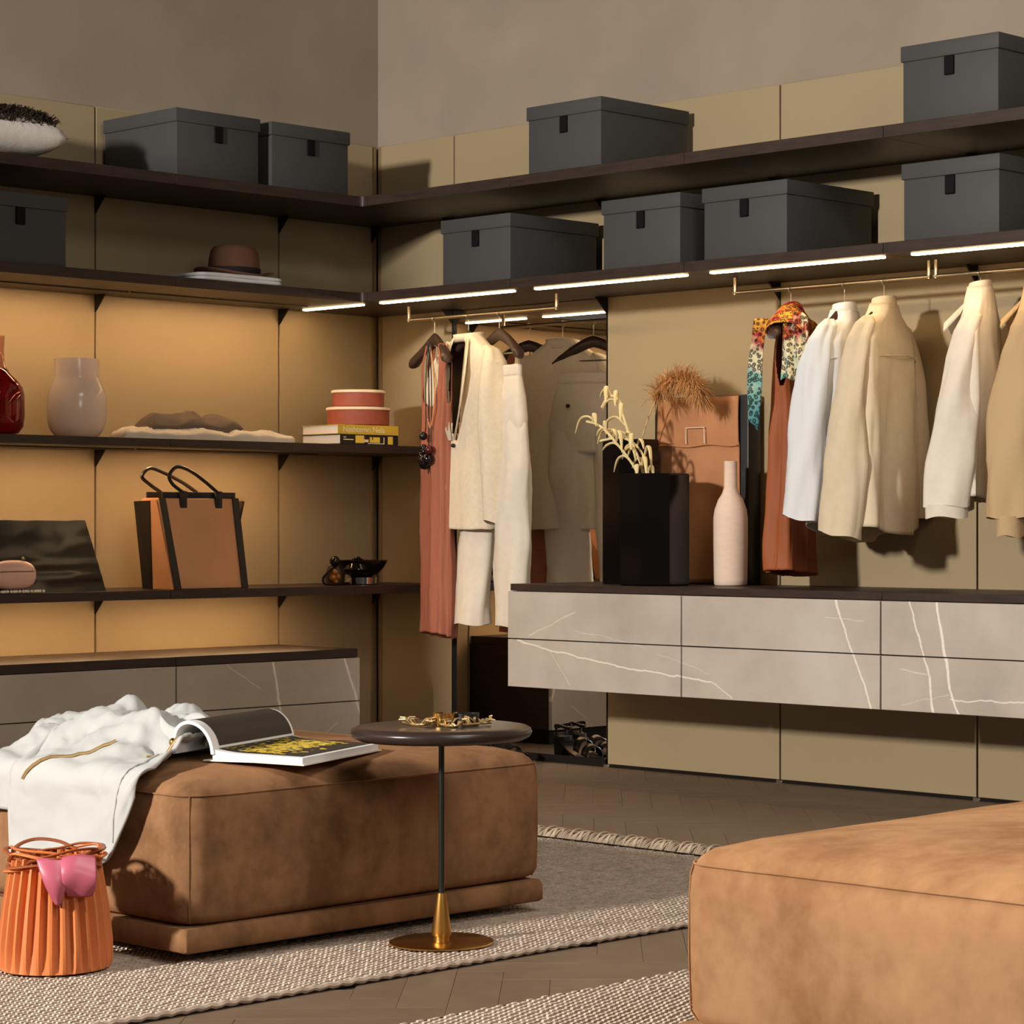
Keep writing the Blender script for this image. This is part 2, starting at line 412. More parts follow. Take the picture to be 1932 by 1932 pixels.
for a, b in zip(RJ[2:], RJ[3:]): build('board', MB().box(-.503, -.002, b+.0008, a-.0008-(.008 if a == RJ[2] else 0), .6695, .6943), 'wood_dark', wt, bevel=.0012, seg=1)
ZL = (.06, .236, .402)
g = 'low marble drawer cabinets'
drawer_unit('L', -L1-.003, LJ[2], ZL, .50, 'marble_left', 'low marble drawer cabinet by the corner, under the tote bag shelf', g)
drawer_unit('L', LJ[2], LJ[3], ZL, .50, 'marble_left', 'low marble drawer cabinet behind the white shirt at the picture edge', g)
build('plinth', MB().box(LJ[3], -L1-.03, -.46, -.01, 0.0005, .0595), 'black_metal', None, smooth=0, label='dark recessed plinth under the low marble drawers', cat='plinth')
wtl = thing('worktop', 'dark wood worktop over the low drawers by the corner', 'worktop', (-1.3, -.25, .4025))
for a, b in ((-L1-.012, LJ[2]), (LJ[2], LJ[3])): build('board', MB().box(b+.0008, a-.0008, -.496, -.002, .4025, .4345), 'wood_dark', wtl, bevel=.0012, seg=1)

# ================================================================== storage boxes
def storage_box(loc, label):
    t = thing('storage_box', label, 'box', (0, 0, 0), 'grey lidded storage boxes')
    w2, d2 = .1875, .227
    bd = build('body', MB().box(-d2+.006, d2-.006, -w2+.006, w2-.006, 0.001, .205), 'box_grey', t, bevel=.003)
    build('lid', MB().box(-d2, d2, -w2, w2, .191, .240), 'box_grey', t, bevel=.003)
    build('pull_tab', MB().box(-d2-.002, -d2+.006, -.018, .018, .132, .1905), 'box_tab', bd, bevel=.002, seg=1)
    t.location = loc; return t
bx0 = storage_box((-.258, -1.5775, 2.156), 'grey lidded box alone on the top shelf, directly above the black vases and hanging suit')
for loc, rz, lab in (
    ((-.258, -3.2650, 2.156), 0, 'grey lidded box on the top shelf in the upper right picture corner'),
    ((-.258, -1.1190, 1.789), 0, 'grey lidded box on the lower shelf above the hanging dress and suit'),
    ((-.258, -1.9530, 1.789), 0, 'left one of the two grey boxes standing close together on the lower lit shelf'),
    ((-.258, -2.4260, 1.789), 0, 'right one of the two grey boxes standing close together on the lower lit shelf'),
    ((-.258, -3.2680, 1.789), 0, 'grey lidded box cut by the picture edge on the lower lit shelf'),
    ((-1.1555, -.258, 2.156), PI/2, 'larger looking grey box on the top shaded shelf, beside the shaggy cushion'),
    ((-.7310, -.258, 2.156), PI/2, 'grey box on the top shaded shelf nearest the room corner'),
    ((-1.9780, -.258, 1.789), PI/2, 'grey box on the hat shelf, cut by the left picture edge')):
    dup(bx0, loc, rz, lab)

# ================================================================== hanging rails
def rail(y0, y1, label):
    t = thing('hanging_rail', label, 'rail', (-.25, (y0+y1)/2, 1.69), 'brass hanging rails')
    build('bar', MB().tube([(-.25, y0, 1.70), (-.25, y1, 1.70)], .0075, 12), 'brass', t)
    for y in (y0-.006, y1+.006): build('hanger_post', MB().tube([(-.25, y, 1.694), (-.25, y, 1.7535)], .007, 10), 'brass', t)
rail(-.480, -1.312, 'short brass rail holding the terracotta dress and cream suit')
rail(-2.175, -3.018, 'brass rail holding the rust dress and two long sleeved shirts')
rail(-3.034, -3.86, 'brass rail at the picture edge holding the collared shirts')

# ================================================================== ottomans
def rrect(cx, cy, hx, hy, r, n=6):
    pts = []
    for qx, qy, a0 in ((1, 1, 0), (-1, 1, PI/2), (-1, -1, PI), (1, -1, 3*PI/2)):
        for i in range(n+1):
            a = a0+PI/2*i/n; pts.append((cx+qx*(hx-r)+r*math.cos(a), cy+qy*(hy-r)+r*math.sin(a)))
    return pts
def dense(pts, m):
    out = []
    for (a, b) in zip(pts, pts[1:]+pts[:1]):
        L = math.hypot(b[0]-a[0], b[1]-a[1]); k_ = max(1, int(L/m))
        for i in range(k_): out.append((lerp(a[0], b[0], i/k_), lerp(a[1], b[1], i/k_)))
    return out
def ottoman(x0, x1, y0, y1, label, m, seed):
    cx_, cy_, hx, hy = (x0+x1)/2, (y0+y1)/2, (x1-x0)/2, (y1-y0)/2
    t = thing('ottoman', label, 'ottoman', (cx_, cy_, .012))
    base = dense(rrect(0, 0, 1, 1, .10, 7), .05)
    def ring(z, s, bulge=0):
        out = []
        for px_, py_ in base:
            X = cx_+px_*hx*s; Y = cy_+py_*hy*s
            e = 1-max(min(abs(px_), 1), 0)**0*0
            mid = (1-px_*px_ if abs(py_) > abs(px_) else 1-py_*py_)
            nrm = math.hypot(px_, py_); b_ = bulge*max(0, mid)
            X += px_/nrm*b_; Y += py_/nrm*b_
            q = fbm(X*2.5+seed, Y*2.5, z*4)*.004
            out.append((X+px_/nrm*q, Y+py_/nrm*q, z+fbm(X*2+seed, Y*2, 5)*.003))
        return out
    rings = [ring(.088, .965), ring(.094, .985, .004), ring(.110, .997, .010), ring(.16, 1.0, .016), ring(.23, 1.0, .018), ring(.30, .999, .015), ring(.330, .996, .010), ring(.348, .990, .005), ring(.362, .976), ring(.373, .952), ring(.388, .86), ring(.398, .65), ring(.403, .4), ring(.405, .15)]
    mb = MB().loft(rings, (True, True)); build('cushion', mb, m, t, smooth=80)
    mbp = MB(); off = []
    build('base_panel', MB().loft([[(cx_+(px_*hx+.014*min(px_, 0)-.018*max(px_, 0))*s, cy_+py_*(hy+.014)*s, z) for px_, py_ in dense(rrect(0, 0, 1, 1, .010, 3), .2)] for z, s in ((.036, .985), (.041, 1.0), (.073, 1.0), (.086, .99))]), m, t, smooth=60)
    # piped seams: the four upright corners and the line round the top edge
    for qx, qy in ((1, 1), (1, -1), (-1, 1), (-1, -1)):
        rr = 1-.10*(1-.7071)
        pts = [(cx_+qx*hx*rr*s, cy_+qy*hy*rr*s, z) for z, s in ((.092, .983), (.11, .999), (.2, 1.003), (.30, 1.002), (.335, .999), (.355, .991))]
        build('seam_piping', MB().tube(pts, .0020, 6), m, t)
    pts = [(a[0], a[1], a[2]) for a in ring(.352, .991, .0046)]
    build('seam_piping', MB().tube(pts, .0020, 6, closed=True), m, t)
    for qx in (1, -1):
        for qy in (1, -1): build('foot', MB().lathe([(.03, .0150), (.03, .036)], (cx_+qx*(hx-.12), cy_+qy*(hy-.12), 0), 16), 'black_metal', t)
    return t
ottoman(-3.647, -2.640, -3.712, -2.775, 'brown suede ottoman carrying the open book and white shirt', 'suede', 0)
ottoman(-3.690, -2.60, -6.25, -5.105, 'light tan suede ottoman in the lower right foreground', 'suede_light', 9)

# ================================================================== rugs
def rug(x0, x1, y0, y1, vis, label, fringe):
    t = thing('rug', label, 'rug', ((x0+x1)/2, (y0+y1)/2, 0.0))
    build('backing', MB().box(x0, x1, y0, y1, 0.0005, .008), 'rug_base', t, smooth=0)
    ax, ay = .0195, .0148; mb = MB(); rnd = random.Random(3)
    vx0, vx1, vy0, vy1, skip = vis
    i = 0; x = vx0
    while x < vx1:
        y = vy0 + (ay/2 if i % 2 else 0); j = 0
        while y < vy1:
            if not skip(x, y):
                h = .0125+rnd.uniform(0, .002); lx = ax*.50; ly = ay*.31; o = rnd.uniform(-.0012, .0012)
                vs = [(x-lx, y-ly*.7+o, .008), (x+lx, y-ly*.7-o, .008), (x+lx, y+ly*.7-o, .008), (x-lx, y+ly*.7+o, .008), (x-lx*.55, y-ly*.7+o, h), (x+lx*.55, y-ly*.7, h), (x+lx*.55, y+ly*.7, h), (x-lx*.55, y+ly*.7+o, h)]
                mb.add(vs, [(4, 5, 6, 7), (0, 1, 5, 4), (1, 2, 6, 5), (2, 3, 7, 6), (3, 0, 4, 7)], 0)
            y += ay; j += 1
        x += ax; i += 1
    build('woven_knots', mb, 'rug_knot', t, smooth=0, kind='stuff')
    # whipped edge
    build('edge_binding', MB().tube([(x_, y0+.003, .009+.002*math.sin(x_*180)) for x_ in [vx0+(vx1-vx0)*q/260 for q in range(261)]], .006, 6), 'rug_knot', t)
    if fringe:
        build('edge_binding', MB().box(x1-.002, x1+.008, y0, y1, .001, .013), 'gap_dark', t, smooth=0)
        proto = []
        for s in range(5):
            r2 = random.Random(s); mb = MB()
            for q in range(5):
                lx = r2.uniform(.07, .11); dy = r2.uniform(-.02, .03); hh = r2.uniform(.012, .04)
                pts = catmull([(0, q*.0035-.007, .006), (lx*.3, q*.0035-.007+dy*.3, hh), (lx*.7, q*.003-.007+dy*.7, hh*.9), (lx, q*.004-.007+dy, .006)], 4)
                mb.tube(pts, .0032, 5)
            proto.append(mb)
        data = []
        y = max(y0+.02, vy0+.02); n = 0
        while y < min(y1, vy1):
            kk = n % 5
            if n < 5:
                q = MB(); q.v = [(a+x1+.006, b+y, c_) for a, b, c_ in proto[kk].v]; q.f = proto[kk].f; q.mi = proto[kk].mi
                o = build('tassel', q, 'fringe_yarn', t); data.append((o.data, y))
            else:
                o = bpy.data.objects.new('tassel', data[kk][0]); COL.objects.link(o); o.parent = t; o.location = (0, y-data[kk][1], 0)
            y += .021+.004*math.sin(n*2.3); n += 1
    return t
rug(-5.0, -1.69, -4.085, -2.35, (-4.6, -1.70, -4.078, -2.36, lambda x, y: -3.55 < x < -2.78 and -3.62 < y < -2.86), 'grey and beige woven rug under the brown ottoman and side table', True)
rug(-5.4, -2.2, -7.0, -4.475, (-3.9, -2.75, -5.2, -4.485, lambda x, y: x > -3.55 and y < -5.15), 'grey and beige woven rug beneath the tan foreground ottoman', False)
rugz = .0125
# ================================================================== hanging clothes
mat('cloth_white', (214, 214, 214), 0.9, spec=0.1, bump=(300, 0.08, 0.001))
mat('cloth_linen', (184, 184, 181), 0.9, spec=0.1, bump=(120, 0.12, 0.003))
mat('cloth_offwhite', (214, 203, 186), 0.9, spec=0.1, bump=(300, 0.08, 0.001), var=(30, 0.04))
mat('cloth_cream', (216, 202, 178), 0.9, spec=0.1, bump=(300, 0.10, 0.001), var=(60, 0.05))
mat('cloth_beige', (206, 188, 160), 0.9, spec=0.1, bump=(300, 0.08, 0.001), var=(30, 0.04))
mat('cloth_khaki', (182, 154, 116), 0.9, spec=0.1, bump=(300, 0.08, 0.001))
mat('cloth_terracotta', (160, 100, 78), 0.85, spec=0.1, bump=(300, 0.08, 0.001))
mat('cloth_rust', (150, 80, 42), 0.6, spec=0.3, sheen=0.1)
mat('cloth_grey', (112, 98, 86), 0.9, spec=0.1, bump=(250, 0.10, 0.001))
mat('hanger_wood', (58, 40, 32), 0.4, spec=0.4, var=(20, 0.2))
mat('button_dark', (30, 24, 22), 0.3, spec=0.5)
mat('bead_black', (14, 12, 13), 0.12, spec=0.6)
mat('bead_red', (70, 16, 20), 0.25, spec=0.5)
mat('cord_tan', (190, 136, 92), 0.7)
def frame(y0, th):
    a = math.radians(th); ex, ey = -math.cos(a), -math.sin(a); nx, ny = -math.sin(a), math.cos(a)
    return lambda l, t, z: (-.25+l*ex+t*nx, y0+l*ey+t*ny, z)
def hanger(y0, th, label, clips=False, half=.20, ztop=1.642):
    W = frame(y0, th); t = thing('coat_hanger', label, 'hanger', W(0, 0, 1.50), 'dark wooden hangers')
    rings = []
    for i in range(25):
        u = -1+2*i/24; l = u*half; zc = ztop-.022-.092*abs(u)**1.3; b = .008+.020*abs(u)**2; h = .024-.004*abs(u)
        if abs(u) > .97: b *= .6; h *= .6
        tt = .020*abs(u)**2
        rings.append([W(l, tt+b*math.cos(2*PI*k_/10), zc+h*math.sin(2*PI*k_/10)) for k_ in range(10)])
    build('body', MB().loft(rings), 'hanger_wood', t, smooth=60)
    pts = [W(0, 0, ztop-.02), W(0, 0, 1.672)]
    hk = [Vector(p) for p in pts]
    for i in range(9):
        a = -PI*.5+PI*1.25*i/8; hk.append(Vector((-.25-.0125*math.cos(a)*1, y0, 1.6975+.0125*math.sin(a)+.0)))
    build('hook', MB().tube(catmull(hk, 3), .0017, 6), 'steel_light', t)
    if clips:
        build('bar', MB().tube([W(-half*.85, 0, 1.545), W(half*.85, 0, 1.545)], .003, 6), 'steel_light', t)
        for q in (-1, 1):
            l = q*half*.72
            for s_ in (-1, 1):
                mb = MB(); vs = [W(l+dx, s_*dt, z) for z, dt in ((1.553, .002), (1.50, .006), (1.47, .004)) for dx in (-.011, .011)]
                mb.add(vs, [(0, 1, 3, 2), (2, 3, 5, 4)]); build('clip', mb, 'steel_light', t, solid=.002, smooth=0)
    return t
def skin(W, z0, z1, A, B, n=60, m=44, fold=.010, kf=7, seed=0, cut=None, lean=None, hem=None, power=.75):
    """closed garment tube: A/B half width and half thickness against height, folds growing to the hem"""
    rows = []
    for j in range(m+1):
        f = j/m; row = []
        for i in range(n):
            ph = 2*PI*i/n; zb = hem(ph) if hem else z1
            z = lerp(z0, zb, f); a, b = pl(A, z), pl(B, z)
            c, s_ = math.cos(ph), math.sin(ph)
            l = a*math.copysign(abs(c)**power, c); t = b*math.copysign(abs(s_)**power, s_)
            g = min(1, max(0, (z0-z)/.35)); q = fold*g*(math.sin(kf*ph+seed+z*1.5)*.7+1.3*fbm(math.cos(ph)*2+seed, math.sin(ph)*2, z*2.2))
            t += q*math.copysign(1, s_)*abs(s_)**.3; l += q*.5*c
            dl, dt = lean(z) if lean else (0, 0)
            row.append(W(l+dl, t+dt, z+.003*fbm(ph*2, z*3, seed)))
        rows.append(row)
    mb = MB(); vs = [p for r in rows for p in r]; fs = []
    for j in range(m):
        for i in range(n):
            if cut and cut(2*PI*(i+.5)/n, lerp(z0, z1, (j+.5)/m)): continue
            i2 = (i+1) % n; fs.append((j*n+i, j*n+i2, (j+1)*n+i2, (j+1)*n+i))
    mb.add(vs, fs); return mb
def sleeve(W, path, n=30, m=36, seed=0, wr=.006, tilt=0):
    """path: (l, t, z, half l, half t)"""
    rings = []
    for j in range(m+1):
        f = j/m*(len(path)-1); k_ = min(int(f), len(path)-2); u = f-k_; u = u*u*(3-2*u)*.5+u*.5
        p = [lerp(a, b, u) for a, b in zip(path[k_], path[k_+1])]
        r = []
        for i in range(n):
            ph = 2*PI*i/n; q = wr*(fbm(math.cos(ph)*1.6+seed, math.sin(ph)*1.6, p[2]*5+seed)+.5*math.sin(3*ph+p[2]*14+seed))
            r.append(W(p[0]+(p[3]+q)*math.cos(ph), p[1]+(p[4]+q)*math.sin(ph), p[2]+tilt*(j/m)**3*math.sin(ph)+.004*(j/m)**3*math.sin(3*ph+seed)))
        rings.append(r)
    return MB().loft(rings, (True, False))
def collar_band(W, z, a, b, h, flare=0):
    rings = []
    for f in (0, .5, 1):
        rings.append([W((a+flare*f)*math.cos(2*PI*i/28), (b+flare*f)*math.sin(2*PI*i/28), z+h*f+.006*math.cos(2*PI*i/28-PI/2)*-f) for i in range(28)])
    return MB().loft(rings, (False, False))
def buttons(par, pts, r, m='button_dark'):
    for p in pts: build('button', MB().ball(p, r, 10, sz=.9), m, par)

# --- terracotta tank dress
W = frame(-.634, 68)
hanger(-.634, 68, 'dark hanger holding the terracotta dress')
t = thing('dress', 'long terracotta sleeveless dress beside the cream suit', 'dress', W(0, 0, .48))
def cut(ph, z):
    c, s_ = math.cos(ph), math.sin(ph)
    if s_ > 0 and abs(c) < .50 and z > 1.335+.35*c*c+.02: return True
    if s_ <= 0 and abs(c) < .46 and z > 1.40+.3*c*c: return True
    if c*c > .35 and (s_/.42)**2+((z-1.49)/.125)**2 < 1: return True
    return False
build('body', skin(W, 1.595, .485, [(.48, .140), (.9, .128), (1.3, .128), (1.42, .140), (1.52, .150), (1.6, .10)], [(.48, .036), (1.0, .030), (1.35, .030), (1.5, .026), (1.6, .018)], fold=.011, kf=9, seed=1, lean=lambda z: (.025, 0), cut=cut, n=168, m=140, hem=lambda ph: .482+.012*math.sin(ph)), 'cloth_terracotta', t, smooth=70, solid=.002)
nk = thing('necklace', 'black beads on dark cords hanging over the terracotta dress', 'necklace', W(0, .05, 1.12))
for dl, ze in ((-.035, 1.26), (.0, 1.10), (.03, 1.16)):
    build('cord', MB().tube(catmull([W(dl*.3+.005, .024, 1.612), W(dl+.03, .034, 1.45), W(dl+.06, .044, 1.3), W(dl+.07, .050, ze)], 6), .0022, 6), 'button_dark', nk)
build('cord', MB().tube(catmull([W(.0, .02, 1.61), W(.09, .034, 1.46), W(.115, .042, 1.36), W(.085, .046, 1.275), W(.05, .044, 1.31)], 6), .003, 6), 'cord_tan', nk)
for dl, z, r, m in ((-.035, 1.245, .017, 'button_dark'), (-.03, 1.20, .014, 'bead_black'), (-.05, 1.17, .016, 'bead_black'), (-.012, 1.145, .030, 'bead_black'), (.022, 1.155, .024, 'bead_black'), (.035, 1.19, .018, 'bead_red'), (-.02, 1.185, .016, 'bead_black')):
    build('bead', MB().ball(W(dl+.068, .058, z), r, 12), m, nk)
# --- cream blazer
W = frame(-.827, 76)
hanger(-.827, 76, 'dark hanger inside the cream blazer', half=.15)
t = thing('blazer', 'cream linen blazer with dark cuff buttons, hanging before the mirror', 'jacket', W(0, 0, .885))
vz = 1.225
def cut(ph, z):
    c, s_ = math.cos(ph), math.sin(ph)
    if s_ > 0 and z > vz: return abs(c) < .03+.33*(z-vz)/(1.62-vz)
    return False
build('body', skin(W, 1.628, .888, [(.88, .185), (1.1, .178), (1.3, .182), (1.48, .205), (1.535, .20), (1.585, .13), (1.628, .060)], [(.88, .070), (1.2, .055), (1.4, .058), (1.52, .05), (1.585, .045), (1.628, .040)], fold=.006, kf=5, seed=2, cut=cut, n=180, m=90), 'cloth_cream', t, smooth=70, solid=.003)
build('lining', skin(W, 1.59, .90, [(.88, .172), (1.1, .168), (1.3, .17), (1.48, .19), (1.535, .18), (1.59, .10)], [(.88, .052), (1.2, .040), (1.4, .042), (1.52, .036), (1.59, .03)], fold=.002, seed=5, cut=lambda ph, z: math.sin(ph) > .1), 'cloth_grey', t, smooth=70)
for q in (-1, 1):
    pts = [(q*.012, .064, 1.225), (q*.052, .066, 1.36), (q*.066, .060, 1.48), (q*.062, .044, 1.60)]
    outs = [(q*.022, .074, 1.225), (q*.110, .086, 1.40), (q*.122, .080, 1.475), (q*.088, .046, 1.605)]
    mb = MB()
    vs = []
    for k_ in range(len(pts)): vs += [W(*pts[k_]), W(*outs[k_])]
    mb.add(vs, [(0, 1, 3, 2), (2, 3, 5, 4), (4, 5, 7, 6)]); build('lapel', mb, 'cloth_cream', t, solid=.004, smooth=60)
build('collar', collar_band(W, 1.598, .066, .046, .034, .006), 'cloth_cream', t, solid=.004, smooth=70)
slv = build('sleeve', sleeve(W, [(.150, .0, 1.578, .012, .014), (.176, .0, 1.562, .028, .032), (.200, .003, 1.515, .038, .050), (.212, .006, 1.42, .044, .062), (.220, .006, 1.28, .046, .070), (.226, -.002, 1.10, .046, .072), (.23, -.014, .905, .048, .066)], seed=3, tilt=.014), 'cloth_cream', t, smooth=70)
build('sleeve', sleeve(W, [(-.150, .0, 1.578, .012, .014), (-.176, .0, 1.562, .028, .032), (-.200, .004, 1.515, .038, .050), (-.212, .006, 1.42, .042, .060), (-.225, .010, 1.10, .044, .064), (-.23, .015, .885, .046, .060)], seed=6), 'cloth_cream', t, smooth=70)
buttons(slv, [W(.268, -.050+.004*k_, .945+.0155*k_) for k_ in range(4)], .0065)
buttons(t, [W(.0, .066, 1.205)], .009)
build('pocket_flap', MB().add([W(-.13, .068, 1.085), W(-.04, .072, 1.085), W(-.04, .075, 1.04), W(-.13, .071, 1.04)], [(0, 1, 2, 3)]), 'cloth_cream', t, solid=.004, smooth=0)
# --- cream trousers (and a spare hanger pair of clips)
def trousers(y0, th, label, m, z0, z1, spread=.105, legs=None):
    W = frame(y0, th); t = thing('trousers', label, 'trousers', W(0, 0, z1))
    build('waistband', skin(W, z0+.002, z0-.042, [(1.4, .165), (1.5, .162)], [(1.4, .024), (1.5, .022)], fold=.0, n=48, m=4), m, t, smooth=60, solid=.004)
    build('hips', skin(W, z0-.040, z0-.31, [(z0-.31, .188), (z0-.2, .195), (z0-.04, .165)], [(z0-.31, .030), (z0-.2, .042), (z0-.12, .042), (z0-.04, .024)], fold=.004, kf=6, seed=4, n=64, m=20), m, t, smooth=70, solid=.002)
    for q, zz, (d1, d2) in ((1, z1, legs[0]), (-1, z1, legs[1])):
        build('leg', sleeve(W, [(q*.100, 0, z0-.16, .080, .030), (q*.101, d2*.1, z0-.24, .098, .046), (q*.104+d1*.3, d2*.2, z0-.38, .102, .052), (q*spread+d1*.7, d2*.6, z0-.65, .096, .055), (q*spread+d1, d2, zz, .100, .058)], seed=q*3, wr=.010, n=36, m=36), m, t, smooth=70)
    for q in (-.11, -.03, .05, .12): build('belt_loop', MB().box(-.004, .004, -.002, .002, -.024, .024), m, t) if False else None
    buttons(t, [W(-.085, -.052, z0-.13)], .009)
    return t
hanger(-.998, 75, 'dark clip hanger carrying the cream trousers', clips=True, half=.20)
trousers(-.998, 75, 'cream linen wide trousers hanging next to the blazer', 'cloth_offwhite', 1.498, .530, legs=((.02, .01), (-.035, .045)))

# --- long shirts
def shirt(y0, th, label, m, ztop, zhem, seed, near, far, bt, collar='band', cuff=None, yoke=True, cat='shirt', length=None):
    W = frame(y0, th); t = thing('shirt', label, cat, W(0, 0, zhem))
    A = [(zhem, .215), (1.2, .205), (1.42, .205), (1.50, .200), (1.55, .165), (ztop-.035, .085), (ztop, .058)]
    B = [(zhem, bt), (1.2, bt*.92), (1.42, bt*.85), (1.5, bt*.78), (1.55, .050), (ztop-.035, .045), (ztop, .040)]
    build('body', skin(W, ztop, zhem, A, B, fold=.016, kf=5, seed=seed, n=84, m=60, hem=lambda ph: zhem+.038*math.cos(ph)**2-.012*math.sin(ph)), m, t, smooth=75, solid=.002)
    slv = build('sleeve', sleeve(W, near, seed=seed+2, wr=.009, tilt=.012 if not cuff or cuff[1] == 0 else 0), m, t, smooth=75)
    build('sleeve', sleeve(W, far, seed=seed+5, wr=.008), m, t, smooth=75)
    if collar == 'band': build('collar', collar_band(W, ztop-.012, .056, .040, .034, -.004), m, t, solid=.003, smooth=70)
    else:
        co = build('collar', collar_band(W, ztop-.012, .054, .038, .030, -.004), m, t, solid=.003, smooth=70)
        for q in (-1, 1):
            vs = [W(q*.060, .034, ztop-.040), W(q*.006, .052, ztop-.050), W(q*.020, .112, ztop-.112), W(q*.070, .106, ztop-.140), W(q*.110, .050, ztop-.090)]
            build('collar_point', MB().add(vs, [(0, 1, 2, 3, 4)]), m, co, solid=.004, smooth=0)
    if yoke:
        pts = [W(-.2+.4*i/16, -(pl(B, 1.46)+.013)*math.sin(PI*(.06+.88*i/16))**.6-.002, 1.455-.012*abs(i-8)/8) for i in range(17)]
        build('yoke_seam', MB().tube(pts, .0024, 5), m, t)
    if cuff and cuff[1] > 0:
        (l, tt, z, hl, ht) = near[-1]
        build('cuff', sleeve(W, [(l, tt, z+.006, hl+.002, ht*cuff[0]), (l, tt, z-cuff[1], hl+.001, ht*cuff[0])], m=6, seed=1, wr=.002), cuff[2] if len(cuff) > 2 else m, slv, smooth=70)
    return t
hanger(-2.43, 28, 'dark hanger with the rust dress and patterned scarf')
hanger(-2.662, 19, 'dark hanger inside the bright white shirt', half=.135)
hanger(-2.828, 15, 'dark hanger inside the beige shirt with a back yoke', half=.135)
hanger(-3.214, 26, 'dark hanger inside the off-white collared shirt', half=.135)
hanger(-3.435, 24, 'dark hanger inside the khaki shirt at the picture edge', half=.135)
def arm(side, tt, ws, ls, zend, l0=.0):
    """sleeve path: soft round shoulder, then widening to the cuff; tt drift, ws half widths at five heights"""
    zs = (1.574, 1.552, 1.505, 1.42, 1.28, 1.10, zend); n_ = len(zs)
    hw = (.012, .030)+tuple(ws); hl = (.012, .026, .032, .036, .040, .042, .042); lc = (.150, .172, .190, .202, .212, .220, .226)
    return [(side*(lc[i]+l0), tt*max(0, i-1)/(n_-2), zs[i], hl[i], hw[i]) for i in range(n_)]
shirt(-2.662, 19, 'bright white band-collar shirt with long sleeves, between rust dress and beige shirt', 'cloth_white', 1.612, .885, 3,
      arm(1, .070, (.040, .048, .058, .064, .056), 0, .925), arm(-1, .0, (.04, .045, .05, .055, .05), 0, .95), .070, cuff=(1.0, .0))
shirt(-2.828, 17, 'beige long-sleeved shirt showing its back yoke, right of the white shirt', 'cloth_beige', 1.622, .860, 8,
      arm(1, .060, (.036, .042, .054, .072, .068), 0, .872), arm(-1, -.03, (.036, .044, .05, .055, .055), 0, .93), .078, cuff=(1.0, .0))
shirt(-3.214, 28, 'off-white shirt with open pointed collar and gathered cuff, left of the khaki shirt', 'cloth_offwhite', 1.652, .955, 12,
      arm(1, .075, (.036, .046, .060, .078, .072), 0, .962, -.015), arm(-1, .0, (.036, .04, .045, .05, .05), 0, .98, -.02), .060, collar='point', cuff=(.92, .035), yoke=False)
shirt(-3.435, 24, 'khaki shirt with ribbed cuffs cut off by the right picture edge', 'cloth_khaki', 1.652, .93, 15,
      arm(1, .045, (.044, .058, .074, .086, .070), 0, .925), arm(-1, .0, (.036, .04, .045, .05, .05), 0, .95), .075, collar='point', cuff=(.62, .055), yoke=False)
# --- rust dress and printed scarf
W = frame(-2.43, 28)
t = thing('dress', 'sleeveless rust orange leather dress under the patterned scarf', 'dress', W(0, 0, .74))
build('body', skin(W, 1.585, .742, [(.74, .175), (1.0, .160), (1.3, .140), (1.45, .150), (1.53, .145), (1.585, .09)], [(.74, .066), (1.0, .056), (1.3, .046), (1.5, .036), (1.585, .02)], fold=.011, kf=7, seed=21, n=140, m=110, cut=lambda ph, z: math.cos(ph)**2 > .35 and (math.sin(ph)/.40)**2+((z-1.50)/.14)**2 < 1, hem=lambda ph: .742+.015*math.cos(ph)), 'cloth_rust', t, smooth=70, solid=.003)
# (armholes are cut into the body)
m = mat('scarf_print', (200, 170, 120), 0.8, spec=0.1); nt = NT(m)
vo = nt.n('ShaderNodeTexVoronoi'); vo.inputs['Scale'].default_value = 74; nt.l(nt.coord((1, 1, 1)), vo.inputs['Vector'])
nz = nt.noise(nt.coord(), 9, 3)
sp = nt.n('ShaderNodeSeparateXYZ'); nt.l(nt.coord(), sp.inputs[0])
base = nt.ramp(nt.math('ADD', nt.math('MULTIPLY', sp.outputs[2], 1.9), nt.math('MULTIPLY', nt.math('SUBTRACT', nz, .5), .9)), [(.0, lin((70, 130, 134))), (.28, lin((120, 170, 160))), (.36, lin((214, 204, 172))), (.55, lin((206, 196, 160))), (.62, lin((150, 34, 44))), (.72, lin((214, 160, 62))), (.85, lin((168, 44, 50)))])
ring_ = nt.math('LESS_THAN', nt.math('ABSOLUTE', nt.math('SUBTRACT', vo.outputs['Distance'], .34)), .17)
nt.l(nt.mix(nt.math('MULTIPLY', ring_, .82), base, lin((34, 26, 26))), nt.b.inputs['Base Color'])
sc = thing('scarf', 'red, yellow and teal patterned scarf draped over the rust dress', 'scarf', W(0, 0, 1.235))
def hood(u, v):
    l = lerp(-.165, .192, u); q = lerp(-1, 1, v); zt_ = 1.652-.088*(abs(l)/.2)**1.35
    bell = max(0, math.sin(PI*min(1, max(0, (u-.12)/.86))))**.7
    dR = .045+.215*bell; dL = .060+.020*bell; n_ = .008*math.sin(u*23+v*6)+.006*fbm(u*6, v*6, 2)
    wd2 = .060+.030*max(0, u-.4)
    if q > 0: t_, z = -(.014+wd2*q**.55)-n_*q, zt_-dR*q**1.4
    else: t_, z = (-.014+(wd2+.012)*abs(q)**.55)+n_*abs(q), zt_-dL*abs(q)**1.4
    return W(l+.006*n_, t_, z+.004)
build('cloth', MB().grid(44, 30, hood), 'scarf_print', sc, smooth=80, solid=.004)
def tail(u, v):
    s_ = (u-.5)*2; z = lerp(1.585, 1.236+.02*s_, v); n_ = .008*math.sin(u*10+v*7)
    w_ = lerp(.026, .018, v); return W(.192+.012*math.sin(PI*v)-.008*v, .056+.030*v**.6+s_*w_+n_*.4, z)
build('cloth_tail', MB().grid(12, 34, tail), 'scarf_print', sc, smooth=80, solid=.006)
